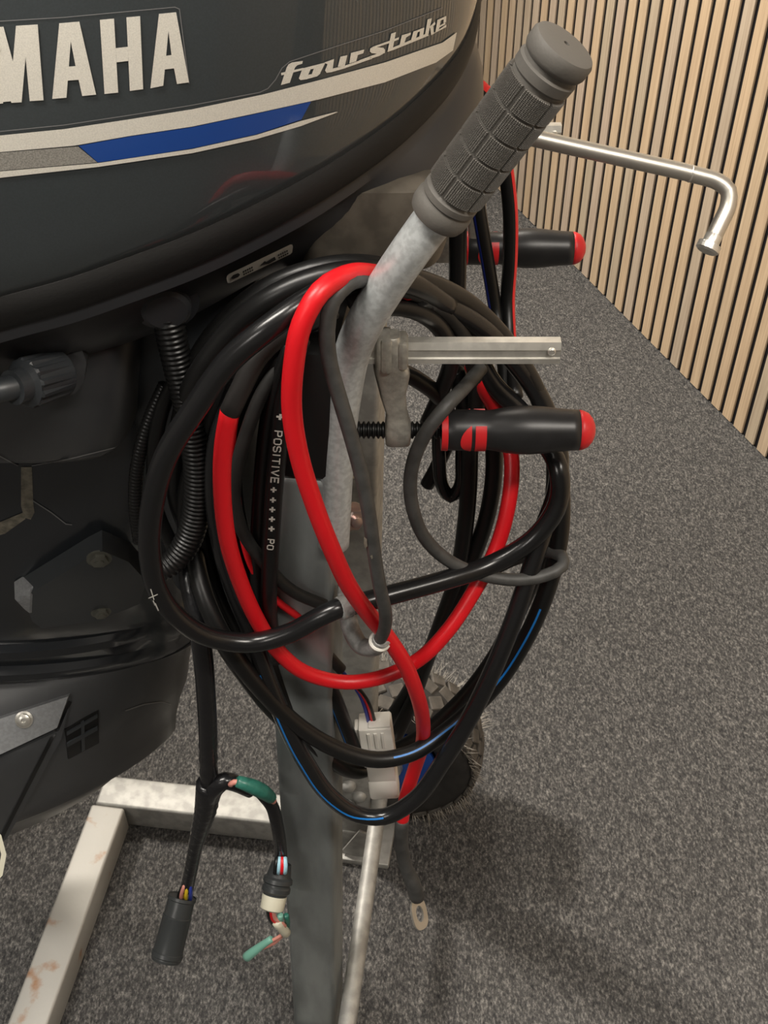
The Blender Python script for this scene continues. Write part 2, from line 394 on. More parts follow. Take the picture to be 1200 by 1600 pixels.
def ring(h, o, on=None, squash=0):
    r = []
    for p, n, wn in zip(SEAM, NRM, WNOSE):
        oo = o if on is None else o*(1-wn)+on*wn
        q = p + n*oo + Z*h
        if squash: q = V((cen.x, cen.y, q.z)) + (q-V((cen.x, cen.y, q.z)))*(1-squash)
        r.append(q)
    return r
cp = spline([V((o_, 0, h_)) for h_, o_ in ((0, .0060), (.012, .0080), (.035, .0084), (.07, .0066), (.105, .0026), (.14, -.004), (.17, -.013), (.20, -.026), (.225, -.04))], .005)
cowl = link('cowling', loft([ring(-.004, -.004)] + [ring(q.z, q.x) for q in cp] + [ring(.245, -.04, squash=.2), ring(.26, -.04, squash=.5), ring(.262, -.04, squash=.97)]), MT['cowl'], motor, smooth='all')
band = link('seam_band', loft([ring(.0015, -.004), ring(.0015, .0040), ring(.0002, .0066), ring(-.004, .0084), ring(-.010, .0088), ring(-.0165, .0078), ring(-.0205, .0055), ring(-.0215, .003), ring(-.0215, -.004)]), MT['band'], motor)
pan = link('lower_pan', loft([ring(-.0205, -.008, -.004), ring(-.021, .002, .0), ring(-.031, .0025, .001), ring(-.034, -.004, .003), ring(-.04, -.014, .008), ring(-.055, -.020, .0125), ring(-.07, -.030, .014), ring(-.085, -.045, .014), ring(-.10, -.065, .010), ring(-.11, -.085, -.01), ring(-.115, -.11, -.05), ring(-.117, -.13, -.09)]), MT['pan'], motor)
BC = bvh_of(cowl); BP = bvh_of(pan)
# grey front of the pan
# prints on the cowling
st_up = [(-60, 217), (0, 211), (100, 201), (200, 186), (300, 170), (410, 147), (500, 124), (600, 97), (690, 66), (712, 50)]
st_lo = [(-60, 243), (0, 237), (115, 227), (200, 212), (300, 197), (400, 176), (500, 154), (600, 128), (680, 97), (706, 78)]
film = [(-60, 40), (0, 33), (100, 27), (275, 11), (281, 14), (296, 128), (400, 110), (432, 108), (450, 95), (690, 10), (725, -3), (722, 40), (712, 52)] + st_lo[::-1][2:-1] + [(-60, 243)]
def prn(name, polys, m, off=.0008, tgt=None, par=None, cell=12, label=None):
    o = link(name, patch(tgt or BC, polys, off, cell), m, par or motor, smooth='all')
    if label: o['label'] = label
    return o
prn('stripe', strip(st_up, st_lo), MT['silver'], label='silver stripe')
prn('hatched_stripe', strip([(-60, 243), (0, 238), (122, 228)], [(-60, 272), (0, 266), (152, 253)]), MT['hatch'], label='fine hatched grey stripe')
prn('blue_stripe', strip([(123, 227), (200, 213), (300, 198), (400, 177), (485, 158)], [(153, 253), (200, 246.5), (300, 231), (400, 209), (470, 186)]), MT['blue'], label='blue stripe')
prn('fine_stripe', strip([(-60, 273), (0, 267), (153, 254), (300, 232), (400, 210), (470, 188), (524, 174)], [(-60, 283), (0, 277), (153, 260), (300, 238.5), (400, 216.5), (470, 196), (527, 174.5)]), MT['silver'], label='thin silver stripe')
k = 3.75
def A(dx, dy, sx=1): return [[(x*sx+dx, y+dy) for x, y in q] for q in ([(307, 577), (390, 570), (404, 388), (415, 240), (408, 130), (348, 135)], [(482, 560), (563, 552), (465, 125), (407, 130), (415, 240), (443, 385)], [(402, 388), (444, 385), (463, 465), (397, 470)])]
letters = {
 'a1': A(0, 0),
 'a2': [[(880, 515), (955, 500), (972, 325), (985, 180), (980, 75), (930, 80)], [(1035, 490), (1105, 480), (1030, 70), (979, 75), (985, 180), (1003, 320)], [(971, 325), (1004, 320), (1021, 398), (961, 405)]],
 'h': [[(585, 115), (668, 107), (692, 540), (612, 548)], [(740, 100), (820, 93), (838, 520), (760, 530)], [(678, 280), (748, 272), (751, 355), (683, 363)]],
 'm': [[(95, 150), (222, 142), (256, 585), (175, 590), (150, 320)], [(95, 150), (152, 320), (128, 597), (68, 600), (77, 360)], [(22, 155), (78, 362), (68, 600), (5, 385), (-40, 160)], [(-100, 165), (-36, 160), (5, 390), (20, 603), (-60, 612)]],
 'a0': A(-470, 36),
 'y': [[(-470, 200), (-385, 192), (-335, 400), (-335, 635), (-415, 642), (-415, 420)], [(-335, 400), (-290, 186), (-210, 180), (-336, 470)]],
}
for q in ('y', 'a0', 'm', 'a1', 'h', 'a2'):
    prn('letter', [sc(p, k, 0, 0) for p in letters[q]], MT['silver'], .0009)
four = [[(135, 468), (240, 440), (300, 262), (203, 262)], [(203, 264), (225, 225), (265, 203), (392, 185), (385, 218), (325, 237), (300, 264)], [(138, 325), (390, 268), (395, 292), (140, 355)],
 [(345, 390), (390, 268), (490, 268), (450, 358), (440, 400), (365, 410)], [(440, 350), (520, 335), (600, 330), (560, 365), (440, 398)], [(495, 345), (590, 338), (652, 214), (560, 228), (524, 266)], [(390, 272), (640, 208), (652, 216), (600, 260), (480, 284)],
 [(650, 300), (742, 272), (757, 162), (640, 205), (680, 225)], [(650, 296), (670, 325), (720, 318), (890, 270), (895, 238), (735, 275)], [(800, 255), (882, 245), (912, 118), (832, 135)],
 [(935, 215), (1015, 190), (1040, 100), (955, 92)], [(955, 92), (1110, 52), (1100, 95), (1030, 118)], [(885, 270), (895, 236), (1200, 130), (1200, 160)]]
stroke = [[(0, 628), (0, 655), (240, 575), (300, 540), (215, 548)], [(130, 490), (170, 465), (340, 405), (345, 430), (240, 465), (200, 475)], [(130, 490), (200, 472), (285, 482), (303, 505), (300, 545), (215, 550), (150, 545), (125, 525)],
 [(330, 530), (390, 508), (430, 298), (375, 315)], [(338, 405), (465, 358), (462, 385), (338, 434)], [(328, 530), (395, 478), (800, 310), (812, 340), (395, 510)],
 [(470, 462), (525, 440), (555, 340), (500, 333)], [(500, 335), (605, 303), (600, 330), (540, 367)], [(600, 416), (655, 400), (690, 280), (635, 290)], [(635, 292), (760, 245), (752, 275), (650, 312)], [(700, 372), (745, 356), (762, 248), (715, 260)],
 [(765, 352), (805, 337), (850, 135), (800, 150)], [(818, 242), (885, 175), (892, 205), (838, 252)], [(828, 237), (868, 232), (872, 320), (840, 325)], [(890, 302), (930, 287), (957, 140), (915, 155)], [(915, 156), (1016, 110), (1012, 140), (945, 166)], [(985, 190), (1015, 180), (1018, 113), (988, 130)], [(935, 227), (1006, 183), (1008, 207), (935, 247)], [(840, 328), (890, 298), (1018, 210), (1018, 240), (900, 300), (845, 335)]]
prn('lettering', [sc(p, 7.5, 420, 70) for p in four] + [sc(p, 7.5, 560, 10) for p in stroke], MT['silver'], .0007, cell=10)
prn('decal_outline', line([(-60, 40), (0, 33), (100, 27), (273, 11), (280, 14), (295, 130)], 1.4) + line([(-60, 211), (0, 205), (100, 195), (200, 180), (300, 164), (405, 144), (418, 138), (430, 124), (440, 106), (452, 96), (500, 80), (600, 48), (690, 12)], 1.5), MT['line'], .0005)
# label on the pan
lab = [(353, 434), (354, 430), (357, 427), (453, 381), (456, 381), (457, 384), (456, 393), (453, 396), (359, 441), (355, 441)]
st = link('sticker', patch(BP, lab, .0006, 10), MT['white'], motor, smooth='all'); st['label'] = 'small white sticker with black marks'
mk = [[(360, 433), (363, 428), (371, 425), (374, 427), (371, 431), (363, 434)]]
mk += [[(404, 414), (412, 406), (415, 407), (428, 399), (430, 404), (419, 410), (409, 412)]]
for (x0, y0) in ((378, 422), (379, 426), (433, 396), (434, 400)):
    for i in range(5): mk.append([(x0+i*3.3, y0-i*1.62), (x0+i*3.3+2.3, y0-i*1.62-1.1), (x0+i*3.3+2.3, y0-i*1.62+1.3), (x0+i*3.3, y0-i*1.62+2.4)])
prn('sticker_print', mk, MT['dark'], .0010, BP, st, cell=20)
ck = link('cowling_latch', join(lathe(at(728, -8, .80), at(752, -2, .80), [(0, .006), (.002, .0095), (.010, .0095), (.012, .008)], 18), lathe(at(740, 0, .80), at(742, 20, .80), [(0, .004), (.006, .0045), (.009, .003)], 12)), MT['pan'], motor)

def sect(z, xf, xb, yc, b, e=2.6, n=56, eb=None):
    """a horizontal section: rounded outline from nose xf to tail xb with half width b"""
    cx, a = (xf+xb)/2, (xf-xb)/2; r = []
    for i in range(n):
        t = 2*pi*i/n; c, s = cos(t), sin(t)
        r.append(V((cx + a*math.copysign(abs(c)**(2/e), c), yc + b*math.copysign(abs(s)**(2/e), s), z)))
    return r
# skirt under the pan (near-side apron), swivel housing and leg
skirt = link('apron', loft([sect(1.05, -.160, -.50, YC, .150, 6), sect(1.02, -.164, -.50, YC, .166, 6), sect(.985, -.166, -.50, YC, .166, 9), sect(.895, -.186, -.49, YC, .158, 9), sect(.887, -.192, -.485, YC, .152, 9)]), MT['legg'], motor)
def sects(rows): return [sect(z, xf, xb, YC, b, e) for z, xf, xb, b, e in rows]
leg = link('drive_shaft_housing', loft(sects([(.94, -.12, -.60, .105, 2.5), (.86, -.125, -.60, .105, 2.5), (.80, -.135, -.60, .10, 2.5), (.72, -.16, -.60, .09, 2.5), (.66, -.185, -.60, .08, 2.4), (.62, -.195, -.60, .075, 2.3), (.60, -.195, -.60, .074, 2.2), (.591, -.19, -.60, .070, 2.2), (.587, -.197, -.60, .078, 2.2), (.577, -.197, -.60, .078, 2.2), (.573, -.19, -.60, .070, 2.2), (.556, -.192, -.60, .068, 2.1),
    (.551, -.199, -.60, .076, 2.1), (.542, -.199, -.60, .076, 2.1), (.534, -.194, -.60, .070, 2), (.528, -.194, -.60, .066, 2)])), MT['leg'], motor)
flare = link('exhaust_flare', loft(sects([(.531, -.190, -.60, .066, 2), (.526, -.198, -.61, .074, 2), (.50, -.205, -.62, .098, 1.8), (.475, -.210, -.63, .116, 1.65), (.455, -.214, -.64, .123, 1.55), (.42, -.226, -.65, .132, 1.42), (.39, -.234, -.65, .138, 1.36), (.364, -.238, -.65, .140, 1.33), (.358, -.241, -.65, .137, 1.33), (.356, -.25, -.64, .128, 1.33)])), MT['legg'], motor)
low = link('gearcase', loft(sects([(.360, -.262, -.64, .122, 1.35), (.33, -.275, -.64, .118, 1.35), (.29, -.31, -.64, .108, 1.4), (.25, -.365, -.64, .088, 1.5), (.22, -.43, -.68, .055, 2), (.18, -.47, -.70, .05, 2), (.14, -.48, -.70, .042, 2), (.11, -.52, -.68, .02, 2), (.04, -.57, -.64, .004, 2)])), MT['legg'], motor)
BL = bvh_of(leg, flare); BS = bvh_of(skirt)
# bracket between leg and transom
link('swivel_bracket', loft([sect(1.02, -.088, -.20, YC, .11, 5), sect(.93, -.088, -.20, YC, .11, 5), sect(.80, -.088, -.20, YC, .09, 5), sect(.66, -.10, -.20, YC, .07, 4), sect(.62, -.12, -.19, YC, .05, 4)]), MT['iron'], motor)
fm_ = link('front_mount', loft([sect(1.092, .030, -.050, .755, .100, 6), sect(1.088, .038, -.056, .755, .112, 6), sect(1.05, .046, -.060, .755, .118, 5), sect(1.035, .042, -.060, .755, .116, 5), sect(1.028, .03, -.06, .755, .11, 5)]), MT['olive'], motor)
link('shift_link', tube([at(640, 318, .728), at(622, 316, .728), at(611, 330, .728), at(607, 360, .732), at(604, 392, .735), at(598, 410, .74)], .0035, 12), MT['iron'], motor)
# scoop under the pan, beside the ribbed cap
link('scoop', patch(BS, [(66, 520), (100, 503), (128, 508), (140, 545), (136, 580), (118, 603), (100, 600), (84, 570)], .018, 10, .004, .14), MT['legg'], motor)
ca, cb = at(99, 580, .722), at(19, 606, .690); Lc = (cb-ca).length
prof = [(0, .013), (.003, .0165), (Lc*.72, .0178), (Lc*.76, .0165), (Lc*.8, .012), (Lc, .012)]
prof = [(t_, r_*.92) for t_, r_ in prof]
cap = lathe(ca, cb, prof, 48)
for v in cap.vertices:
    t = (v.co-ca).dot((cb-ca).normalized())
    if .004 < t < Lc*.74:
        q = ca + (cb-ca).normalized()*t; i = v.index % 48; v.co = q + (v.co-q)*(1.0 if i % 4 in (0, 1) else .90)
link('flushing_cap', cap, MT['iron'], motor, smooth=False)
link('flushing_hose', tube([at(24, 604, .692), at(-10, 612, .685), at(-50, 630, .69)], .008), MT['iron'], motor)
# grommet where the harness leaves the pan
g0 = at(258, 472, .70); gx = (at(262, 500, .69)-g0).normalized()
link('harness_grommet', lathe(g0 - gx*.006, g0+gx*.02, [(0, .020), (.004, .022), (.008, .021), (.009, .016), (.014, .0155), (.016, .013)], 28), MT['pan'], motor)
# lower mount cover with two bolts
mc = link('mount_cover', patch(BL, [(24, 908), (140, 836), (160, 826), (205, 846), (235, 880), (225, 920), (150, 950), (56, 962), (40, 950)], .020, 12, .006, .10), MT['iron'], motor)
lit = link('cover_end', patch(bvh_of(mc), [(25, 907), (36, 900), (52, 916), (50, 958), (42, 952), (26, 935)], .003, 10, .002, .05), MT['anode'], motor); lit['label'] = 'bare grey end of the mount cover'
BM_ = bvh_of(mc, leg)
def bolt(px, py, r, m, tgt, par, h=.004):
    hh, nn, i, d = tgt.ray_cast(CAM, ray(px, py))
    if nn.dot(ray(px, py)) > 0: nn = -nn
    return link('bolt', hexnut(hh, nn, r, h), m, par)
bolt(155, 874, .0080, MT['boltg'], BM_, motor); bolt(158, 957, .0068, MT['boltg'], BM_, motor)
prn('worn_strip', [[(33, 729), (50, 729), (52, 785), (54, 800), (48, 811), (38, 808), (33, 790)], [(36, 800), (0, 815), (-20, 822), (-20, 840), (8, 833), (40, 810)]], MT['worn'], .0006, bvh_of(leg, skirt), label='worn bare patch in the paint')
prn('scratch', line([(52, 782), (80, 800), (103, 818), (112, 819)], 1.8), MT['line'], .0006, bvh_of(leg, skirt))
prn('step_highlight', line([(196, 1110), (225, 1100), (252, 1096), (266, 1100)], 1.5), MT['line'], .0006, bvh_of(flare))  # highlight along the flare's step, painted on as a pale line
prn('edge_highlight', line([(50, 727), (110, 716), (150, 706), (178, 699)], 1.5) + line([(-20, 702), (0, 712), (28, 727)], 1.8), MT['line'], .0006, bvh_of(skirt, leg))  # bright catch of light on the apron's lower edge, painted as thin lines
# ribs over the leg
for ys in ([(-30, 800), (80, 760), (150, 790), (215, 800)], ):
    pass
# grey anode bar with its screw, panel and water intake
an = link('anode_bar', patch(BL, [(-40, 1134), (0, 1119), (110, 1083), (92, 1133), (0, 1176), (-40, 1192)], .008, 14, .004, .02), MT['anode'], motor); an['label'] = 'light grey metal bar'
h, nn, i, d = bvh_of(an).ray_cast(CAM, ray(38, 1124))
sc_o = link('screw', lathe(h, h+nn*-1 if nn.dot(ray(38, 1124)) > 0 else h+nn, [(0, .0085), (.0015, .0088), (.0022, .0066), (.0045, .0062), (.0055, .004), (.0056, .0022), (.004, .002)], 22), MT['chrome'], an)
link('side_panel', patch(BL, [(-40, 1196), (0, 1179), (92, 1137), (108, 1100), (96, 1150), (10, 1308), (-40, 1330)], .004, 14, .004, .01), MT['legg'], motor)
prn('panel_gap', line([(109, 1097), (55, 1204), (0, 1312)], 6), MT['oxide'], .0009, bvh_of(leg, flare, bpy.data.objects['side_panel']))
wi = link('water_intake', patch(BL, [(100, 1139), (154, 1108), (155, 1160), (106, 1186)], .0012, 14, .003, .02), MT['oxide'], motor); wi['label'] = 'black intake grille'
BI = bvh_of(wi)
for q in ([(104, 1143), (152, 1115), (152, 1120), (104, 1148)], [(104, 1160), (152, 1134), (152, 1139), (104, 1166)], [(126, 1128), (131, 1125), (132, 1170), (127, 1173)]):
    link('grille_bar', patch(BI, q, .002, 14, .001), MT['iron'], wi)
link('trim_tab', loft([[at(x+dx, y, 1.12+dd) for dx, dd in ((-8, 0), (0, .0), (0, .02), (-8, .02))] for x, y in ((-14, 1290), (2, 1305), (10, 1335), (4, 1368), (-14, 1385))]), MT['ivory'], motor)

# ------------------------------------------------------------------ trolley
trolley = empty('outboard_trolley', (-.2, .76, 0), 'galvanised steel trolley stand with a rubber grip handle carrying the motor', 'trolley')
def leg_at(px, py, z): return onz(px, py, z)
nb = onz(499, 1597, 0); nt_ = ony(471, 708, nb.y + .003)
fb = onz(556, 1304, 0); ft = ony(557, 600, fb.y + .004)
side = V((fb.x-nb.x, fb.y-nb.y, 0)).normalized(); fw = V((side.y, -side.x, 0))
def tilt(b, t): return (t-b).normalized()
o = link('post', bar(nb+Z*.002, nt_, .050, .056, side, .005, 3), MT['galvd'], trolley); o['label'] = 'dull grey post nearer the camera'
o = link('post', bar(fb+Z*.002, ft + tilt(fb, ft)*.10, .050, .050, side, .005, 3), MT['galvp'], trolley); o['label'] = 'pale post behind the cables'
c1 = onz(190, 1243, .04); c1.z = .025
def onzc(px, py, z): return onz(px, py, z)
B1 = onzc(560, 1292, .025); B0 = onzc(182, 1250, .025); dirb = (B1-B0).normalized()
link('base_tube', bar(B0-dirb*.02, B1+dirb*.03, .048, .048, Z, .004, 3), MT['galvp'], trolley)
E1 = onzc(50, 1610, .025); dire = (E1-B0).normalized(); E1 = E1 + dire*.10
o = link('base_tube', bar(B0+dire*.025, E1+dire*.025, .048, .048, Z, .004, 3), MT['rusty'], trolley); o['label'] = 'rust flecked base tube'
nq = V((nb.x-.016, nb.y-.10, .025))
link('base_tube', bar(E1+V((.026, 0, 0)), nq, .048, .048, Z, .004, 3), MT['galvp'], trolley)
link('base_tube', bar(nq-V((0, .024, 0)), V((nb.x-.004, nb.y-.030, .025)), .048, .048, Z, .004, 3), MT['galvp'], trolley)
link('foot_plate', join(box(fb+V((.010, -.012, .006)), fw, side, Z, .085, .075, .012, .003), bar(fb+V((-.005, -.038, .012)), fb+V((.02, -.042, .07)), .03, .004, side, .001)), MT['galvp'], trolley)
for (px, py) in ((545, 1232), (562, 1248), (545, 1262)):
    q = onz(px, py, .05); q = ony(px, py, fb.y-.03); link('weld', lathe(q+V((0, .006, 0)), q-V((0, 1, 0)), [(0, .010), (.004, .0095), (.008, .007), (.010, .003)], 12), MT['galvp'], trolley)
# transom board between the posts
tx = nt_.x + .004
tb = bar(V((tx, nt_.y-.030, nt_.z+.052)), V((tx+.040, fb.y+.03, nt_.z+.052)), .048, .104, Z, .006)
link('transom_board', tb, MT['oxide'], trolley)
# handlebar
ga, gb = at(690, 326, .602), at(884, 70, .530); gz = (gb-ga).normalized()
hp = [ga+gz*.03, ga-gz*.005, at(642, 391, .620), at(604, 447, .641), at(572, 500, .662), at(549, 556, .690), at(537, 620, .715), at(528, 700, .745), at(524, 780, .775), at(521, 850, .800)]
hb = link('handlebar', tube(hp, .0113, 24, .006, True, rfun=lambda s, L: .0113 if s < L-.06 else .0113), MT['galv'], trolley, smooth='all')
q = at(520, 800, .775)
def nut(px, py, d, r, m, ax): return link('nut', hexnut(at(px, py, d), ax, r, .008), m, trolley)
nut(548, 808, .80, .0085, MT['nut'], V((.45, -.75, .2))); nut(545, 732, .78, .006, MT['zinc'], V((.6, -.7, .2)))
# grip: local z along the grip
ga, gb = at(690, 326, .602), at(884, 70, .530); gl = (gb-ga).length; gz = (gb-ga).normalized(); gu = (-FWD - gz*(-FWD).dot(gz)).normalized()
GM = M.Translation(ga) @ M((gu, gz.cross(gu), gz)).transposed().to_4x4()
R0 = .0148
prof = [(-.006, .0128), (-.005, .0158), (-.002, .0168), (.0035, .0168), (.0055, .0156), (.0065, .0153), (.0075, .0162), (.011, .0162), (.0125, R0), (gl-.020, R0), (gl-.0185, .0162), (gl-.0135, .0164), (gl-.0125, .0150), (gl-.0105, .0148), (gl-.0095, .0163), (gl-.0075, .0172), (gl-.002, .0172), (gl, .0160), (gl+.0008, .013), (gl+.0008, .0016), (gl-.004, .0014)]
gme = lathe(V((0, 0, 0)), V((0, 0, 1)), prof, 56)
grip = bpy.data.objects.new('grip', gme); COL.objects.link(grip); gme.materials.append(MT['rubber']); gme.polygons.foreach_set('use_smooth', [True]*len(gme.polygons)); gme.set_sharp_from_angle(angle=radians(40))
grip.parent = trolley; grip.matrix_local = M.Translation(-WL[trolley.name]) @ GM; grip['label'] = 'dark grey knurled rubber grip'
NC, NR = 6, 5; z0, z1 = .0135, gl-.0212; ph = (z1-z0)/NR
vs, fs = [], []; nu, nv = 26, 30; half = pi/NC - .055
for j in range(nv+1):
    for i in range(nu+1):
        a = -half + 2*half*i/nu; zz = .0008 + (ph-.0016)*j/nv; r = R0 + .0011 + (.0012 if (i % 2 and j % 2) else 0)
        if i in (0, nu) or j in (0, nv): r = R0 + .0012
        vs.append(V((r*cos(a), r*sin(a), zz)))
for j in range(nv):
    for i in range(nu): p = j*(nu+1)+i; fs.append([p, p+1, p+nu+2, p+nu+1])
n0 = len(vs)   # skirt down to the body
per = [i for i in range(nu+1)] + [(j+1)*(nu+1)-1 for j in range(1, nv+1)] + [nv*(nu+1)+i for i in range(nu-1, -1, -1)] + [j*(nu+1) for j in range(nv-1, 0, -1)]
for p in per: q = vs[p]; k_ = (R0-.0004)/sqrt(q.x*q.x+q.y*q.y); vs.append(V((q.x*k_, q.y*k_, q.z)))
for i in range(len(per)): a, b = per[i], per[(i+1) % len(per)]; fs.append([b, a, n0+i, n0+(i+1) % len(per)])
pme = mesh(vs, fs); pme.materials.append(MT['rubber'])
for r_ in range(NR):
    for c_ in range(NC):
        p = bpy.data.objects.new('knurled_pad', pme); COL.objects.link(p); p.parent = grip
        p.location = (0, 0, z0 + r_*ph); p.rotation_euler = (0, 0, 2*pi*(c_+.5)/NC + radians(-3))
# axle and wheel
AX = side; wc = V((.006, .925, .131)); ax1 = wc - AX*.05
axs = onz(543, 1596, .131); AX2 = (axs-wc).normalized()
link('axle', tube([wc+AX*.05, wc, wc+AX2*.2, axs, axs+AX2*.07], .0105, 18, .05, True), MT['galvp'], trolley)
wh = link('wheel', lathe(wc-AX*.040, wc+AX, [(0, .030), (.0, .062), (.004, .070), (.016, .068), (.022, .055), (.058, .055), (.064, .068), (.076, .070), (.080, .062), (.080, .03)], 48), MT['rim'], trolley); wh['label'] = 'blue rimmed wheel with a treaded tyre'
tp = []
for i in range(25):
    t = pi*2*i/24; tp.append((.0 + -.0425*cos(t), .098 + .0325*math.copysign(abs(sin(t))**.75, sin(t))))
vs, fs = [], []; ns = 72; u_ = Z - AX*Z.dot(AX); u_.normalize(); v_ = AX.cross(u_)
for i in range(ns):
    t = 2*pi*i/ns; d = u_*cos(t)+v_*sin(t)
    for (s, r) in tp[:-1]: vs.append(wc + AX*s + d*r)
m_ = 24
for i in range(ns):
    for k_ in range(m_): fs.append([i*m_+k_, i*m_+(k_+1) % m_, ((i+1) % ns)*m_+(k_+1) % m_, ((i+1) % ns)*m_+k_])
ty = link('tyre', mesh(vs, fs), MT['tyre'], wh, smooth='all')
link('hub', lathe(wc-AX*.052, wc+AX, [(0, .012), (.0, .016), (.006, .017), (.0061, .024), (.012, .026), (.03, .03)], 24), MT['zinc'], wh)
bt = None
for i in range(30):
    for row, (s, ry) in enumerate(((-.030, .1255), (-.011, .1298), (.011, .1298), (.030, .1255))):
        t = 2*pi*(i+.5*(row % 2))/30; d = u_*cos(t)+v_*sin(t); tn = -u_*sin(t)+v_*cos(t)
        skew = .5 if row in (1, 2) else .2
        sg = 1 if row % 2 else -1
        nrm = (d + AX*(s*6)).normalized()
        if bt is None:
            bt = box(V((0, 0, 0)), X, Y, Z, .0190, .0205, .008, .0012, 1); bt.materials.append(MT['tread'])
        o = bpy.data.objects.new('tread_block', bt); COL.objects.link(o); o.parent = wh
        # rotation: x along the width, y along the rolling direction, z outward
        yv = (tn*cos(skew*sg) + AX*sin(skew*sg)); yv = (yv - nrm*yv.dot(nrm)).normalized(); xv = yv.cross(nrm)
        o.matrix_local = M.Translation(wc + AX*s + d*(ry-.0025) - WL[wh.name]) @ M((xv, yv, nrm)).transposed().to_4x4()
vs, fs = [], []; rr = random.Random(3)
for i in range(700):     # moulding hairs on the new tyre
    t = rr.uniform(0, 2*pi); d = u_*cos(t)+v_*sin(t); sd = rr.choice((-1, 1)); s = sd*rr.uniform(.034, .043); r = .128 - abs(s)*.25 + .002
    p = wc + AX*s + d*r; dv = (d*rr.uniform(.5, 1)+AX*sd*rr.uniform(.2, .9)+V((rr.uniform(-.3, .3), rr.uniform(-.3, .3), rr.uniform(-.3, .3)))).normalized(); L_ = rr.uniform(.010, .026)
    if (p+dv*L_).z < .001: continue
    q = dv.orthogonal().normalized()*.0008; q2 = dv.cross(q); n = len(vs)
    vs += [p+q, p-q*.5+q2, p-q*.5-q2, p+dv*L_]; fs += [[n, n+1, n+3], [n+1, n+2, n+3], [n+2, n, n+3]]
o = link('tyre_hairs', mesh(vs, fs), MT['hair'], wh); o['kind'] = 'stuff'
# hook that catches the grey cable
hk = [ony(541, 925, .575), ony(543, 955, .565), ony(549, 985, .556), ony(563, 1008, .550), ony(583, 1012, .543), ony(597, 998, .537)]
o = link('cable_hook', join(tube(hk, .0068, 16, .003), box(ony(541, 935, .575), X, Y, Z, .013, .022, .02, .003)), MT['hookc'], trolley); o['label'] = 'grey taped hook under the black cable'
link('hook_rim', lathe(ony(593, 1003, .5385), ony(600, 988, .532), [(-.002, .0075), (0, .0082), (.002, .0082), (.003, .007)], 20), MT['white'], trolley)

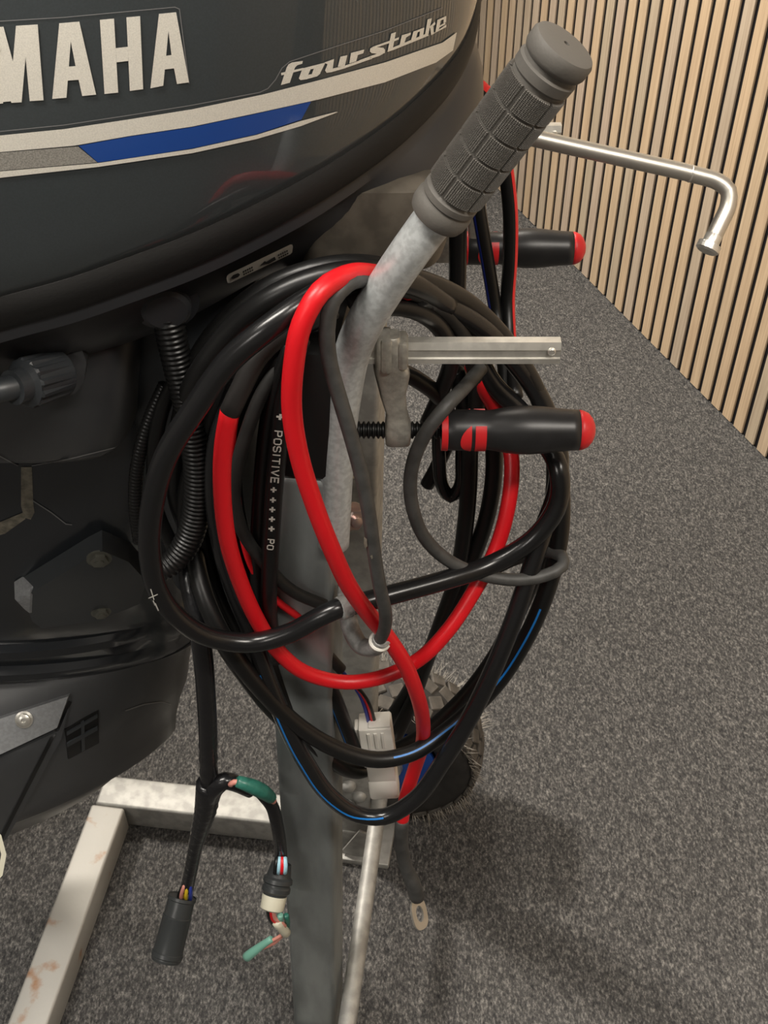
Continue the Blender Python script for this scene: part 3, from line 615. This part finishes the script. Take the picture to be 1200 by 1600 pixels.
# ------------------------------------------------------------------ screw clamps
def clamp(label, e_px, e_py, y, rail_x0, rail_x1, rail_py, arm_px, spin_x0):
    """a bar clamp whose bar and spindle run along x; e_* is the end of its handle"""
    E_ = ony(e_px, e_py, y); R_ = ony(rail_x1, rail_py, y); zr = R_.z; ze = E_.z
    def xat(px, z): d = (CAMZ - z); r = ray(px, 800); return CAM.x + (px-600)/F*(at_depth(y, z))
    def at_depth(yy, zz): return yy*CP + (CAMZ-zz)*SP
    t = empty('bar_clamp', (E_.x-.1, y, ze), label, 'clamp', 'bar clamps on the transom board')
    x0, x1 = xat(rail_x0, zr), xat(rail_x1, zr)
    # bar with a rounded groove on its flat side
    hw, hh = .0045, .0074
    sec = [(-hw, -hh), (hw, -hh), (hw, hh), (-hw+.0026, hh), (-hw+.0004, hh*.38), (-hw+.0012, hh*.25), (-hw+.0012, -hh*.42), (-hw, -hh*.5)]
    link('clamp_bar', loft([[V((x, y+a, zr+b)) for a, b in sec] for x in (x0, x1-.003, x1)]), MT['chrome'], t)
    # rolled end notch and fixed jaw
    link('bar_stop', lathe(V((x1-.006, y-hw-.001, zr+.002)), V((x1-.006, y, zr+.002)), [(0, .002), (.0006, .0026), (.003, .0026)], 12), MT['chrome'], t)
    link('fixed_jaw', bar(V((x0+.006, y, zr+.012)), V((x0+.006, y, ze-.012)), .012, .018, X, .003), MT['cast'], t)
    xa = xat(arm_px, zr); xb = xa + .008
    pts = [(zr+.0125, .0075, .006, 0), (zr+.009, .0085, .0085, 0), (zr-.009, .0092, .0085, .0005), (zr-.012, .0115, .0075, .002), (zr-.018, .0115, .0062, .003), (zr-.035, .0085, .0055, .0035), (ze+.016, .0072, .0055, .006), (ze+.010, .008, .007, .0065), (ze+.004, .009, .0095, .007), (ze-.004, .009, .0095, .007), (ze-.0095, .0085, .007, .007)]
    rings = []
    for z, sx, sy, dx in pts:
        rings.append([V((xa+dx+sx*math.copysign(abs(cos(a))**.5, cos(a)), y+sy*math.copysign(abs(sin(a))**.5, sin(a)), z)) for a in [2*pi*i/20 for i in range(20)]])
    arm = link('sliding_arm', loft(rings), MT['cast'], t)
    link('arm_collar', join(box(V((xa+.0095, y, zr)), X, Y, Z, .007, .0185, .021, .003), box(V((xa-.001, y, zr)), X, Y, Z, .008, .0195, .026, .003)), MT['cast'], t)
    # threaded spindle
    s0, s1 = xat(spin_x0, ze), E_.x - .098; pr = []; n = int((s1-s0)/.0033)
    for i in range(n): q = i*.0033; pr += [(q, .0044), (q+.0008, .0060), (q+.0018, .0060), (q+.0026, .0044)]
    link('spindle', lathe(V((s0, y, ze)), V((s0+1, y, ze)), pr, 20), MT['oxide'], t)
    link('spindle_foot', lathe(V((s0-.008, y, ze)), V((s0, y, ze)), [(0, .010), (.002, .011), (.006, .010), (.009, .006)], 20), MT['oxide'], t)
    h0 = E_.x - .105
    prf = [(0, .0128), (.001, .0138), (.010, .0140), (.022, .0142), (.026, .0138), (.032, .0136), (.036, .0142), (.044, .0156), (.052, .0166), (.060, .0168), (.070, .0160), (.080, .0148), (.088, .0142), (.0935, .0140)]
    hd = link('handle', lathe(V((h0, y, ze)), V((h0+1, y, ze)), prf, 36), MT['hblk'], t, smooth='all')
    for v in hd.data.vertices: pass
    o = link('end_cap', lathe(V((h0+.0930, y, ze)), V((h0+1, y, ze)), [(0, .0139), (.003, .0136), (.007, .0118), (.0098, .0085), (.0115, .0045), (.012, .001)], 36), MT['hred'], hd, smooth='all'); o['label'] = 'red rounded end cap'
    link('collar_ring', lathe(V((h0+.001, y, ze)), V((h0+1, y, ze)), [(-.001, .0128), (-.001, .0141), (.003, .0143), (.0034, .0138)], 36), MT['hred'], hd)
    def wrap(z0, z1, a0, a1, r, shape=None):
        vs, fs = [], []; n = 10
        for i in range(n+1):
            a = a0 + (a1-a0)*i/n; u0, u1 = z0, z1
            if shape == 'l': u0 = z0 + (z1-z0)*.9*(abs(i/n*2-1)**2.2)
            for q in (u0, u1):
                for rr_ in (r-.0015, r): vs.append(V((h0+q, y-rr_*cos(a), ze+rr_*sin(a))))
        for i in range(n): p = i*4; fs += [[p+1, p+3, p+7, p+5], [p, p+4, p+6, p+2], [p, p+1, p+5, p+4], [p+2, p+6, p+7, p+3]]
        fs += [[0, 2, 3, 1], [n*4, n*4+1, n*4+3, n*4+2]]
        return mesh(vs, fs)
    for s in (0, pi):
        link('grip_inlay', wrap(.0125, .0200, -.75+s, .85+s, .01455, 'l'), MT['hred'], hd); link('grip_inlay', wrap(.0225, .0300, -.75+s, .85+s, .0146), MT['hred'], hd)
    return t
clamp('red and black handled bar clamp nearer the camera among the cables', 930, 672, .600, 455, 875, 547.5, 606, 505)
clamp('red and black handled bar clamp standing further back below the steel rod', 915, 388, .855, 690, 876, 209, 742, 640)

# ------------------------------------------------------------------ steel rod at the back
rp = [ony(690, 182, .842), ony(760, 197, .840), ony(840, 217, .838), ony(1000, 253, .830), ony(1090, 274, .826), ony(1122, 284, .823), ony(1138, 298, .818), ony(1138, 320, .812), ony(1125, 350, .803), ony(1112, 376, .795)]
rod = link('link_rod', tube(rp, .0066, 20, .004), MT['steel'], None, smooth='all'); tag(rod, 'bent stainless steel rod sticking out beside the slatted wall', 'rod')
link('rod_end', lathe(rp[-1] - (rp[-1]-rp[-2]).normalized()*.006, rp[-1]+(rp[-1]-rp[-2])*3, [(0, .0060), (.002, .0068), (.008, .0068), (.009, .0095), (.014, .0095), (.0155, .0075)], 20), MT['chrome'], rod)
link('rod_seam', lathe(ony(1078, 271, .8265), ony(1090, 274, .826), [(0, .0066), (.0003, .0069), (.0012, .0069), (.0015, .0066)], 20), MT['chrome'], rod)

# ------------------------------------------------------------------ cables
CABLES = {}
def cable(name, label, pts, dia, m, cat='cable', sides=16, group=None, rfun=None, step=.006, flat=None):
    P = [ony(*p) for p in pts]
    o = link(name, tube(P, dia/2, sides, step, True, rfun, flat), MT[m], None, smooth='all'); tag(o, label, cat, group); CABLES[o.name] = P
    return o, P
hose, HP = cable('hose', 'thick black hose in a wide loop at the left, held by the grey hook clip',
    [(700, 478, .625), (650, 447, .606), (600, 434, .588), (548, 440, .570), (500, 460, .553), (470, 477, .545), (420, 512, .535), (360, 562, .530), (302, 642, .525), (260, 712, .522), (239, 785, .520), (234, 860, .520), (247, 922, .520), (280, 967, .522), (330, 996, .528), (395, 1004, .533), (455, 988, .535), (500, 964, .537), (527, 951, .540),
     (556, 944, .548), (620, 927, .560), (700, 905, .575), (770, 881, .590), (835, 840, .600), (872, 785, .608), (872, 730, .618), (850, 690, .640), (815, 645, .650), (770, 600, .655), (742, 550, .658)], .0148, 'cgls')
link('hose_clip', tube([ony(530, 951, .541), ony(546, 946, .545)], .0086, 20, .003), MT['hookc'], trolley)
redA, RA = cable('battery_cable', 'thick red cable hanging over the handlebar tube, with a ring terminal at its lower end',
    [(640, 455, .606), (610, 437, .594), (577, 428, .575), (540, 431, .553), (500, 456, .535), (472, 505, .527), (459, 570, .524), (456, 640, .524), (467, 710, .524), (490, 785, .524), (515, 850, .525), (545, 915, .530), (578, 962, .538), (605, 995, .541), (630, 1033, .541), (650, 1080, .546), (661, 1130, .562), (658, 1170, .574), (645, 1210, .573), (633, 1250, .562), (628, 1284, .556)], .0122, 'cred')
o = link('sleeve', tube([ony(*p) for p in [(628, 1281, .556), (627, 1315, .553), (633, 1350, .549), (646, 1382, .544), (652, 1402, .543)]], .0063, 16, .006, True, rfun=lambda s, L: .0064 if s < L*.75 else .0072), MT['cgry'], redA, smooth='all'); o['label'] = 'grey heat-shrink sleeve'
# ring terminal
dd_ = (ony(655, 1429, .541)-CAM).dot(FWD); tc = at(655, 1428, dd_); tt = (at(660, 1452, dd_)-at(649, 1402, dd_+.004)).normalized(); ts = (RGT*.62+FWD*.78); ts = (ts - tt*ts.dot(tt)).normalized(); tn = tt.cross(ts)
bm = bmesh.new(); outr = []; inn = []
for i in range(24):
    a = 2*pi*i/24; x_, y_ = .0115*math.copysign(abs(cos(a))**.8, cos(a)), .0150*math.copysign(abs(sin(a))**.7, sin(a)); outr.append((x_, y_)); inn.append((.0056*cos(a), .0078*sin(a)))
L4 = [[bm.verts.new(tc + ts*x_ + tt*y_ + tn*h_) for x_, y_ in q] for q, h_ in ((outr, .001), (inn, .001), (inn, -.001), (outr, -.001))]
for p_, q_ in ((0, 1), (1, 2), (2, 3), (3, 0)):
    for i in range(24): bm.faces.new([L4[p_][i], L4[p_][(i+1) % 24], L4[q_][(i+1) % 24], L4[q_][i]])
rt = link('ring_terminal', join(bm_mesh(bm), bar(tc-tt*.023, tc-tt*.011, .011, .004, tn, .001)), MT['steel'], redA)
redB, RB = cable('battery_cable', 'thick red cable in the large loop passing behind the first red cable',
    [(359, 641, .543), (350, 690, .541), (347, 760, .540), (355, 840, .541), (372, 900, .545), (400, 965, .549), (430, 1012, .551), (475, 1050, .553), (540, 1066, .556), (600, 1057, .560), (655, 1030, .564), (700, 985, .572), (740, 925, .588), (772, 865, .606), (792, 800, .620), (800, 730, .638), (795, 690, .650), (775, 640, .655), (752, 600, .655), (737, 570, .655)], .0118, 'cred')
o = link('sleeve', tube([ony(*p) for p in [(500, 492, .575), (450, 515, .562), (405, 555, .553), (375, 610, .546), (359, 644, .543)]], .0064, 16), MT['slv'], redB, smooth='all'); o['label'] = 'black heat-shrink sleeve'
cable('wire', 'grey cable draped over the handlebar in front, its end caught in the grey hook',
    [(600, 458, .592), (585, 442, .578), (566, 437, .563), (542, 445, .548), (520, 470, .540), (511, 515, .535), (515, 565, .533), (530, 620, .531), (548, 680, .529), (564, 740, .527), (576, 800, .526), (584, 860, .525), (594, 920, .524), (602, 955, .525), (601, 982, .530), (592, 1002, .538)], .0095, 'cgry')
pos, PP = cable('battery_cable', 'black cable printed POSITIVE in white, hanging straight down beside the post',
    [(470, 530, .568), (452, 590, .562), (441, 640, .559), (435, 700, .557), (429, 760, .556), (425, 820, .555), (422, 880, .555), (420, 940, .558), (424, 985, .566), (430, 1030, .575)], .0120, 'cblk')
cable('wire', 'plain black cable beside the printed black cable, left of the post', [(455, 540, .575), (425, 630, .572), (412, 720, .570), (406, 800, .570), (403, 880, .572), (405, 950, .574), (415, 1010, .578)], .0118, 'cblk')
# white printing on the cable
GL = {'P': [[(0, 0), (0, 1)], [(0, 1), (.55, 1), (.7, .85), (.7, .6), (.55, .45), (0, .45)]], 'O': [[(.15, 0), (0, .2), (0, .8), (.15, 1), (.6, 1), (.75, .8), (.75, .2), (.6, 0), (.15, 0)]], 'S': [[(.7, .85), (.55, 1), (.15, 1), (0, .85), (0, .65), (.15, .52), (.55, .48), (.7, .35), (.7, .15), (.55, 0), (.15, 0), (0, .15)]],
      'I': [[(.1, 0), (.1, 1)]], 'T': [[(0, 1), (.75, 1)], [(.375, 1), (.375, 0)]], 'V': [[(0, 1), (.375, 0), (.75, 1)]], 'E': [[(.65, 1), (0, 1), (0, 0), (.65, 0)], [(0, .5), (.55, .5)]], '+': [[(.1, .5), (.8, .5)], [(.45, .12), (.45, .88)]]}
GW = {'I': .2}
def text_px(s, p0, p1, size, wd, adv):
    """letters marching from p0 to p1 with their tops to the right, as on the cable"""
    dx, dy = p1[0]-p0[0], p1[1]-p0[1]; L = sqrt(dx*dx+dy*dy); ux, uy = dx/L, dy/L; vx, vy = -uy, ux; vx, vy = uy, -ux
    out = []; c = 0
    for ch in s:
        for pl in GL.get(ch, []):
            out += line([(p0[0] + ux*(c+x)*size*adv + vx*(y-.5)*size, p0[1] + uy*(c+x)*size*adv + vy*(y-.5)*size) for x, y in pl], wd)
        c += GW.get(ch, .72) + .36
    return out
BPos = bvh_of(pos)
prt = text_px('+', (438.5, 646), (436.5, 660), 10.5, 3.2, 1.0) + text_px('POSITIVE', (435.5, 673), (428.5, 760), 10, 1.9, 1.12)
for x_, y_ in ((428, 760), (427, 776), (426, 791), (425.4, 806), (424.8, 821)): prt += text_px('+', (x_, y_), (x_-1, y_+12), 9.5, 2.6, 1.0)
prt += text_px('PO', (423.5, 842), (421.8, 862), 8.5, 1.6, 1.0)
o = prn('printing', prt, MT['white'], .0007, BPos, pos, 5); o['label'] = 'white printed word POSITIVE with plus signs'

# big loops of black cable
L1 = [(301, 818, .610), (303, 850, .600), (309, 895, .580), (325, 948, .562), (362, 1018, .548), (415, 1085, .545), (470, 1137, .544), (530, 1172, .544), (590, 1187, .546), (645, 1176, .555), (692, 1146, .570), (740, 1106, .583), (778, 1066, .590), (812, 1015, .594), (842, 955, .600), (864, 890, .610), (876, 820, .622), (874, 740, .640), (855, 655, .652), (828, 592, .655), (785, 528, .652), (735, 478, .642), (690, 452, .625), (640, 435, .607), (590, 426, .593), (540, 426, .582), (480, 440, .578), (420, 468, .575), (365, 512, .578), (318, 572, .580), (287, 640, .600), (275, 720, .606), (277, 780, .610), (292, 822, .614)]
o, P = cable('wire', 'black cable of the upper hanging loop, blue line along its rim, crossing the white plug', L1, .0142, 'cblk')
s_ = link('blue_line', stripe(P, .0071, 0, .11, side=(Z*.9-Y*.55).normalized(), t0=.25, t1=.42), MT['cblu'], o); s_['label'] = 'blue line'
L2 = [(372, 600, .586), (342, 690, .582), (336, 770, .580), (346, 850, .576), (366, 922, .570), (392, 985, .560), (412, 1045, .553), (440, 1115, .545), (476, 1188, .540), (518, 1246, .536), (560, 1273, .534), (600, 1276, .534), (648, 1249, .538), (692, 1190, .546), (732, 1125, .554), (768, 1052, .564), (800, 975, .578), (826, 900, .592), (848, 830, .606), (870, 765, .628), (872, 700, .642), (845, 625, .654), (800, 560, .652), (752, 512, .640), (700, 480, .626), (650, 462, .610)]
o, P = cable('wire', 'glossy black cable of the lowest hanging loop, blue line on its left side', L2, .0146, 'cgls')
s_ = link('blue_line', stripe(P, .0073, 0, .11, side=(-FWD-X*.45+Z*.1).normalized(), t0=.25, t1=.45), MT['cblu'], o); s_['label'] = 'blue line'
cable('wire', 'black cable behind the white plug, curving low between both hanging loops', [(520, 482, .590), (440, 530, .580), (385, 600, .576), (355, 690, .574), (350, 770, .574), (362, 850, .574), (385, 930, .574), (412, 1010, .576), (440, 1080, .578), (475, 1145, .578), (520, 1190, .578), (570, 1203, .600), (612, 1160, .635), (640, 1105, .655), (664, 1040, .660), (690, 970, .660), (714, 900, .660), (726, 830, .662), (733, 740, .666), (730, 650, .670), (712, 580, .672)], .0138, 'cblk')
cable('wire', 'black cable right of the middle pair, running down behind the red loop', [(600, 1138, .665), (640, 1078, .664), (672, 1015, .662), (705, 950, .660), (735, 880, .662), (760, 810, .664), (772, 735, .668), (768, 660, .672), (752, 590, .672), (728, 530, .668)], .0138, 'cblk')
cable('wire', 'black cable at the far right edge of the coil', [(352, 600, .612), (318, 690, .612), (310, 780, .608), (322, 860, .600), (348, 935, .594), (390, 1010, .590), (440, 1090, .590), (500, 1160, .592), (556, 1190, .604), (640, 1160, .612), (716, 1098, .618), (770, 1030, .620), (810, 955, .622), (842, 880, .630), (862, 800, .640), (866, 715, .656), (850, 640, .668), (815, 570, .672), (770, 515, .665), (715, 470, .650), (655, 438, .625), (595, 418, .606), (540, 414, .600), (470, 428, .596), (405, 458, .596), (345, 510, .598), (305, 570, .602), (285, 650, .606), (276, 720, .610), (280, 790, .612)], .0134, 'cblk')
w1, P = cable('wire', 'dusty black cable with scuffed top arching right of the handlebar', [(545, 470, .585), (590, 452, .592), (632, 450, .602), (668, 466, .614), (705, 497, .627), (730, 537, .640), (744, 590, .655), (744, 650, .664)], .0125, 'cdim')
o = link('scuff', stripe(P, .00625, 0, .16, side=(Z*.9-Y*.45).normalized(), t0=.40, t1=.52), MT['cpnk'], w1); o['label'] = 'pale worn patch'
o.data.materials[0] = MT['ivory']
cable('wire', 'inner black cable arching low under the scuffed one', [(560, 500, .580), (600, 480, .596), (645, 484, .606), (685, 510, .618), (705, 556, .634), (690, 610, .650), (668, 660, .665)], .0118, 'cblk')
cable('wire', 'short black cable slanting behind the clamp arm', [(575, 545, .620), (610, 572, .630), (650, 592, .640), (690, 625, .654), (708, 690, .672)], .0122, 'cblk')
cable('wire', 'thin dark grey cable looped at the right under the clamp handle', [(752, 575, .632), (725, 606, .612), (698, 634, .592), (672, 666, .586), (650, 708, .585), (641, 750, .585), (645, 795, .584), (662, 838, .583), (695, 872, .583), (745, 896, .584), (805, 906, .586), (852, 899, .591), (879, 884, .598), (878, 869, .606), (850, 863, .616), (810, 872, .624), (770, 890, .630)], .0098, 'cgry')
cable('wire', 'glossy black wire loop hanging in a short bend behind the clamp spindle', [(686, 640, .680), (686, 715, .680), (692, 762, .680), (704, 776, .680), (717, 764, .680), (722, 715, .680), (724, 640, .680)], .0110, 'cgls')
cable('wire', 'short black wire end slanting left behind the clamp spindle', [(712, 665, .695), (694, 705, .694), (676, 742, .693), (667, 758, .692)], .0118, 'cblk')
cable('wire', 'thin red wire beside the short black bend behind the clamp handle', [(730, 660, .690), (731, 720, .690), (727, 765, .690), (720, 775, .690)], .0035, 'cred', sides=8)
cable('wire', 'thin blue wire beside the thin red one behind the clamp handle', [(735, 660, .690), (738, 700, .690), (734, 735, .690)], .0035, 'cnav', sides=8)
o, P = cable('wire', 'black cable with a blue line going down left of the white plug', [(420, 560, .590), (382, 640, .588), (366, 720, .586), (370, 800, .585), (385, 860, .584), (410, 925, .583), (445, 980, .582), (488, 1025, .580), (518, 1080, .579), (540, 1135, .580), (556, 1176, .582)], .0128, 'cblk')
s_ = link('blue_line', stripe(P, .0064, 0, .11, side=(-Z*.2-X*.5-Y*.8).normalized(), t0=.62, t1=.98), MT['cblu'], o); s_['label'] = 'blue line'
cable('wire', 'dusty thin black cable crossing to the hook behind the red loop', [(452, 548, .580), (412, 610, .570), (384, 680, .563), (370, 735, .560), (366, 780, .560), (380, 832, .561), (415, 882, .562), (458, 924, .563), (508, 946, .562)], .0092, 'cdim')
cable('wire', 'thin red wire showing behind the second red cable', [(400, 560, .572), (372, 630, .570), (362, 690, .568), (368, 760, .568), (378, 830, .569), (396, 890, .570), (432, 938, .571), (470, 966, .572)], .0058, 'cred', sides=10)
cable('wire', 'black cable hanging at the left behind the corrugated conduit', [(410, 530, .592), (355, 610, .594), (318, 680, .598), (298, 735, .602), (288, 800, .602), (300, 860, .598), (318, 930, .592), (345, 1000, .588), (385, 1062, .588), (432, 1118, .590), (482, 1158, .596), (535, 1180, .606), (590, 1176, .622)], .0125, 'cblk')
cable('wire', 'thin black cable rounding the far left below the pan', [(300, 560, .612), (268, 605, .610), (248, 660, .608), (240, 730, .606), (246, 800, .604), (268, 850, .602)], .0105, 'cblk')
# upright cables behind the grip
o, P = cable('wire', 'flat black cable hanging straight down just right of the handlebar, under the grip', [(680, 196, .800), (702, 212, .806), (718, 255, .806), (716, 340, .800), (715, 420, .795), (714, 500, .785), (716, 570, .760), (726, 640, .720)], .0145, 'cblk')
o, P = cable('wire', 'black cable with a dark blue line, in the middle under the grip', [(690, 180, .802), (716, 200, .808), (735, 250, .805), (750, 340, .795), (762, 410, .790), (775, 490, .780), (786, 560, .750), (792, 640, .710)], .0112, 'cblk')
s_ = link('blue_line', stripe(P, .0056, 0, .25, side=(-X*.75-Y*.6).normalized(), t0=.2, t1=.8), MT['cnav'], o); s_['label'] = 'dark blue line'
o, P = cable('wire', 'black and red cable rising behind the grip, crossing the farther clamp handle', [(716, 118, .790), (740, 130, .800), (762, 152, .808), (778, 200, .812), (790, 265, .806), (797, 330, .800), (797, 400, .793), (793, 470, .785), (796, 540, .760), (806, 620, .715)], .0118, 'cblk')
s_ = link('red_line', stripe(P, .0059, 0, .55, side=(X*.85-Y*.35+Z*.15).normalized(), t0=.0, t1=.85), MT['cred'], o); s_['label'] = 'red edge'

BH = bvh_of(hose)
for q in (line([(236, 920), (241, 936)], 1.6), line([(233, 934), (246, 928)], 1.4), line([(243, 942), (248, 953)], 1.8), line([(240, 938), (243, 945)], 1.2)):
    link('scuff', patch(BH, q, .0005, 6), MT['white'], hose)
gw = bpy.data.objects['wire']; BG = bvh_of(gw)
for q in ([(570, 838), (574, 842), (575, 853), (571, 856), (569, 848)], [(579, 868), (582, 866), (583, 871), (581, 873)]):
    link('scuff', patch(BG, q, .0005, 6), MT['worn'], gw)

# corrugated conduits
def corr(name, label, pts, r, pitch=.0030, r2=None):
    P = [ony(*p) for p in pts]; C = spline(P, .0006); m = r2 or r
    def rf(s, L): rr_ = r + (m-r)*smooth01((s/L-.82)/.12); return rr_*(1 - .11*(.5-.5*cos(2*pi*s/pitch)))
    o = link(name, tube(C, r, 18, 0, True, rf), MT['cblk'], None, smooth='all'); tag(o, label, 'conduit'); return o
corr('corrugated_conduit', 'wide corrugated black conduit hanging from the motor pan behind the hose', [(260, 488, .606), (268, 525, .603), (279, 575, .600), (293, 630, .597), (305, 695, .593), (309, 755, .589), (304, 812, .584), (292, 848, .579), (272, 876, .573), (248, 892, .568), (230, 896, .565)], .0102, .0035, .0092)
corr('corrugated_conduit', 'narrow corrugated black conduit curving at far left beside the wide one', [(258, 602, .622), (236, 650, .616), (220, 700, .610), (212, 750, .606), (212, 800, .602), (218, 845, .600)], .0052, .0028)

# wiring harness with two plugs
YH = .560
hn, P = cable('wiring_harness', 'taped black wiring harness hanging at the left with two plugs on its branches',
    [(302, 770, .618), (292, 840, .604), (296, 905, .582), (308, 965, .565), (317, 1025, .560), (322, 1085, YH), (325, 1145, YH), (326, 1205, YH), (327, 1232, YH)], .0158, 'tape', 'harness', rfun=lambda s, L: .0078*(1+.05*sin(s*700)*(s > L*.8)))
def hpart(name, pts, r, m, label=None, rfun=None, sides=14, par=None):
    o = link(name, tube([ony(*p) for p in pts], r, sides, .005, True, rfun), MT[m], par or hn, smooth='all')
    if label: o['label'] = label
    return o
hpart('branch', [(326, 1225, YH), (322, 1262, YH), (313, 1295, YH), (305, 1325, YH), (299, 1355, YH), (292, 1388, YH)], .0065, 'tape', 'left branch', rfun=lambda s, L: (.0112 - .0045*smooth01(s/L*1.5))*(1+.04*sin(s*620)))
hpart('branch', [(326, 1246, YH), (338, 1228, YH-.004), (352, 1220, YH-.004), (368, 1224, YH-.002), (392, 1236, YH)], .006, 'tape', 'right branch', rfun=lambda s, L: .0098 - .0035*s/L)
hpart('branch', [(408, 1238, YH+.004), (424, 1258, YH+.002), (433, 1290, YH), (438, 1322, YH), (440, 1350, YH)], .006, 'tape', 'branch down to the ivory plug')
hpart('green_sleeve', [(371, 1221, YH-.012), (392, 1228, YH-.012), (412, 1238, YH-.010), (424, 1247, YH-.008)], .0065, 'grn', 'green sleeve', rfun=lambda s, L: .0052+.0016*sin(pi*s/L))
hpart('wire', [(360, 1226, YH-.012), (366, 1222, YH-.013), (374, 1222, YH-.012)], .0025, 'cpnk', 'pink wire', sides=8)
hpart('wire', [(418, 1243, YH-.010), (428, 1252, YH-.009)], .003, 'cpnk', 'pink wire', sides=8)
for i, m_ in enumerate(('cblk', 'cpnk', 'cyel', 'cyel', 'cwht', 'cnav')):
    hpart('wire', [(287+i*2, 1382, YH-.004*(i % 2)), (281+i*3.4, 1394, YH-.003-.003*(i % 2)), (279+i*3.6, 1408, YH-.003*(i % 2))], .0019, m_, None, sides=8)
dd_ = (ony(285, 1400, YH)-CAM).dot(FWD); pa, pb = at(285, 1400, dd_), at(259, 1500, dd_-.006); pl = (pb-pa).length
def knock(prof): return prof
o = link('plug', lathe(pa, pb, [(.001, .010), (.001, .0135), (.0, .0142), (.003, .0146), (.004, .0135), (pl*.30, .0138), (pl*.31, .0146), (pl*.33, .0146), (pl*.34, .0143), (pl*.86, .0148), (pl*.87, .0156), (pl*.93, .0158), (pl*.945, .0150), (pl*.97, .0152), (pl, .0146), (pl, .012), (pl*.96, .0115)], 32), MT['plugb'], hn); o['label'] = 'long black round plug'
dd_ = (ony(441, 1345, YH)-CAM).dot(FWD); pa, pb = at(440, 1347, dd_), at(424, 1424, dd_-.004); pl = (pb-pa).length
o = link('plug', lathe(pa, pb, [(0, .005), (.001, .0095), (.006, .0105), (pl*.28, .0118), (pl*.32, .0140), (pl*.40, .0144), (pl*.43, .0128), (pl*.47, .0128), (pl*.50, .0138), (pl*.58, .0138), (pl*.62, .0118), (pl*.66, .0116)], 28), MT['plugb'], hn); o['label'] = 'ribbed dark rubber boot'
o2 = link('plug_body', lathe(pa + (pb-pa)*.64, pb, [(0, .0112), (pl*.05, .0118), (pl*.30, .0112), (pl*.33, .0095), (pl*.34, .006)], 24), MT['ivory'], o); o2['label'] = 'ivory plug body'
for i, m_ in enumerate(('cblk', 'ccya', 'cred', 'ccya')):
    hpart('wire', [(433+i*4, 1340, YH-.006), (431+i*5, 1352, YH-.0125), (430+i*5, 1364, YH-.0145)], .0022, m_, None, sides=8)
for i, m_ in enumerate(('cblk', 'cred', 'cpnk')):
    hpart('wire', [(419+i*4, 1418, YH-.004), (421+i*4, 1434, YH-.006), (430+i*3.5, 1446-i*3, YH-.006), (443+i, 1453-i*3, YH-.006)], .0023, m_, None, sides=8)
hpart('tie_band', [(432, 1440, YH-.006), (440, 1449, YH-.006), (447, 1458, YH-.006)], .0052, 'ivory', 'pale band round the wires')
hpart('wire', [(444, 1458, YH-.006), (432, 1466, YH-.008), (416, 1474, YH-.010)], .0018, 'cpnk', 'pink wire', sides=8)
hpart('wire', [(441, 1462, YH-.006), (428, 1474, YH-.008), (410, 1482, YH-.010)], .0018, 'cpnk', 'pink wire', sides=8)
hpart('terminal_sleeve', [(424, 1467, YH-.008), (408, 1478, YH-.010), (392, 1490, YH-.012), (386, 1495, YH-.012)], .0045, 'grnc', 'clear green terminal sleeve', rfun=lambda s, L: .0036+.0016*smooth01(s/L))
hpart('terminal_sleeve', [(444, 1456, YH-.004), (438, 1444, YH-.004), (438, 1430, YH-.004)], .0032, 'grnc', 'small clear green sleeve')
hpart('terminal_sleeve', [(448, 1450, YH-.002), (449, 1440, YH-.002), (447, 1430, YH-.002)], .0028, 'grn', 'small green sleeve')

# white plug with its sleeve and two thin wires
qa, qb = ony(585, 1124, .588), ony(602, 1238, .583); qd = (qb-qa).normalized(); ql = (qb-qa).length; qs = (X - qd*X.dot(qd)).normalized(); qn = qd.cross(qs)
t = empty('wire_plug', qa, 'white nylon block plug hanging inside the black loops', 'plug')
link('upper_housing', join(box(qa+qd*ql*.27, qs, qn, qd, .0285, .020, ql*.50, .0016), box(qa+qd*ql*.05+qs*.004, qs, qn, qd, .019, .017, ql*.10, .001), box(qa+qd*ql*.16-qs*.015, qs, qn, qd, .006, .012, ql*.22, .001)), MT['plug'], t)
for i in range(3): link('latch', box(qa+qd*ql*.16+qs*(-.006+i*.006)-qn*.0103*(1 if qn.dot(FWD) > 0 else -1), qs, qn, qd, .003, .0012, ql*.2, .0004, 1), MT['plug'], t)
link('lower_housing', join(box(qa+qd*ql*.62, qs, qn, qd, .0245, .018, ql*.30, .0012), box(qa+qd*ql*.85, qs, qn, qd, .0270, .019, ql*.28, .003)), MT['plug'], t)
o, P = cable('wire', 'slim black sleeve with two thin wires leading to the white plug', [(440, 945, .585), (470, 975, .580), (500, 1008, .578), (522, 1034, .578), (533, 1046, .578)], .0092, 'slv')
for i, (m_, dx) in enumerate((('cnav', -3), ('cred', 3), ('cblk', 6))):
    q = link('wire', tube([ony(*p) for p in [(530, 1043, .578), (545, 1062, .580), (562+dx*.6, 1082, .583), (573+dx, 1105, .586), (579+dx, 1128, .588)]], .0017, 8), MT[m_], o, smooth='all'); q['label'] = ['thin blue wire', 'thin red wire', 'thin black wire'][i]
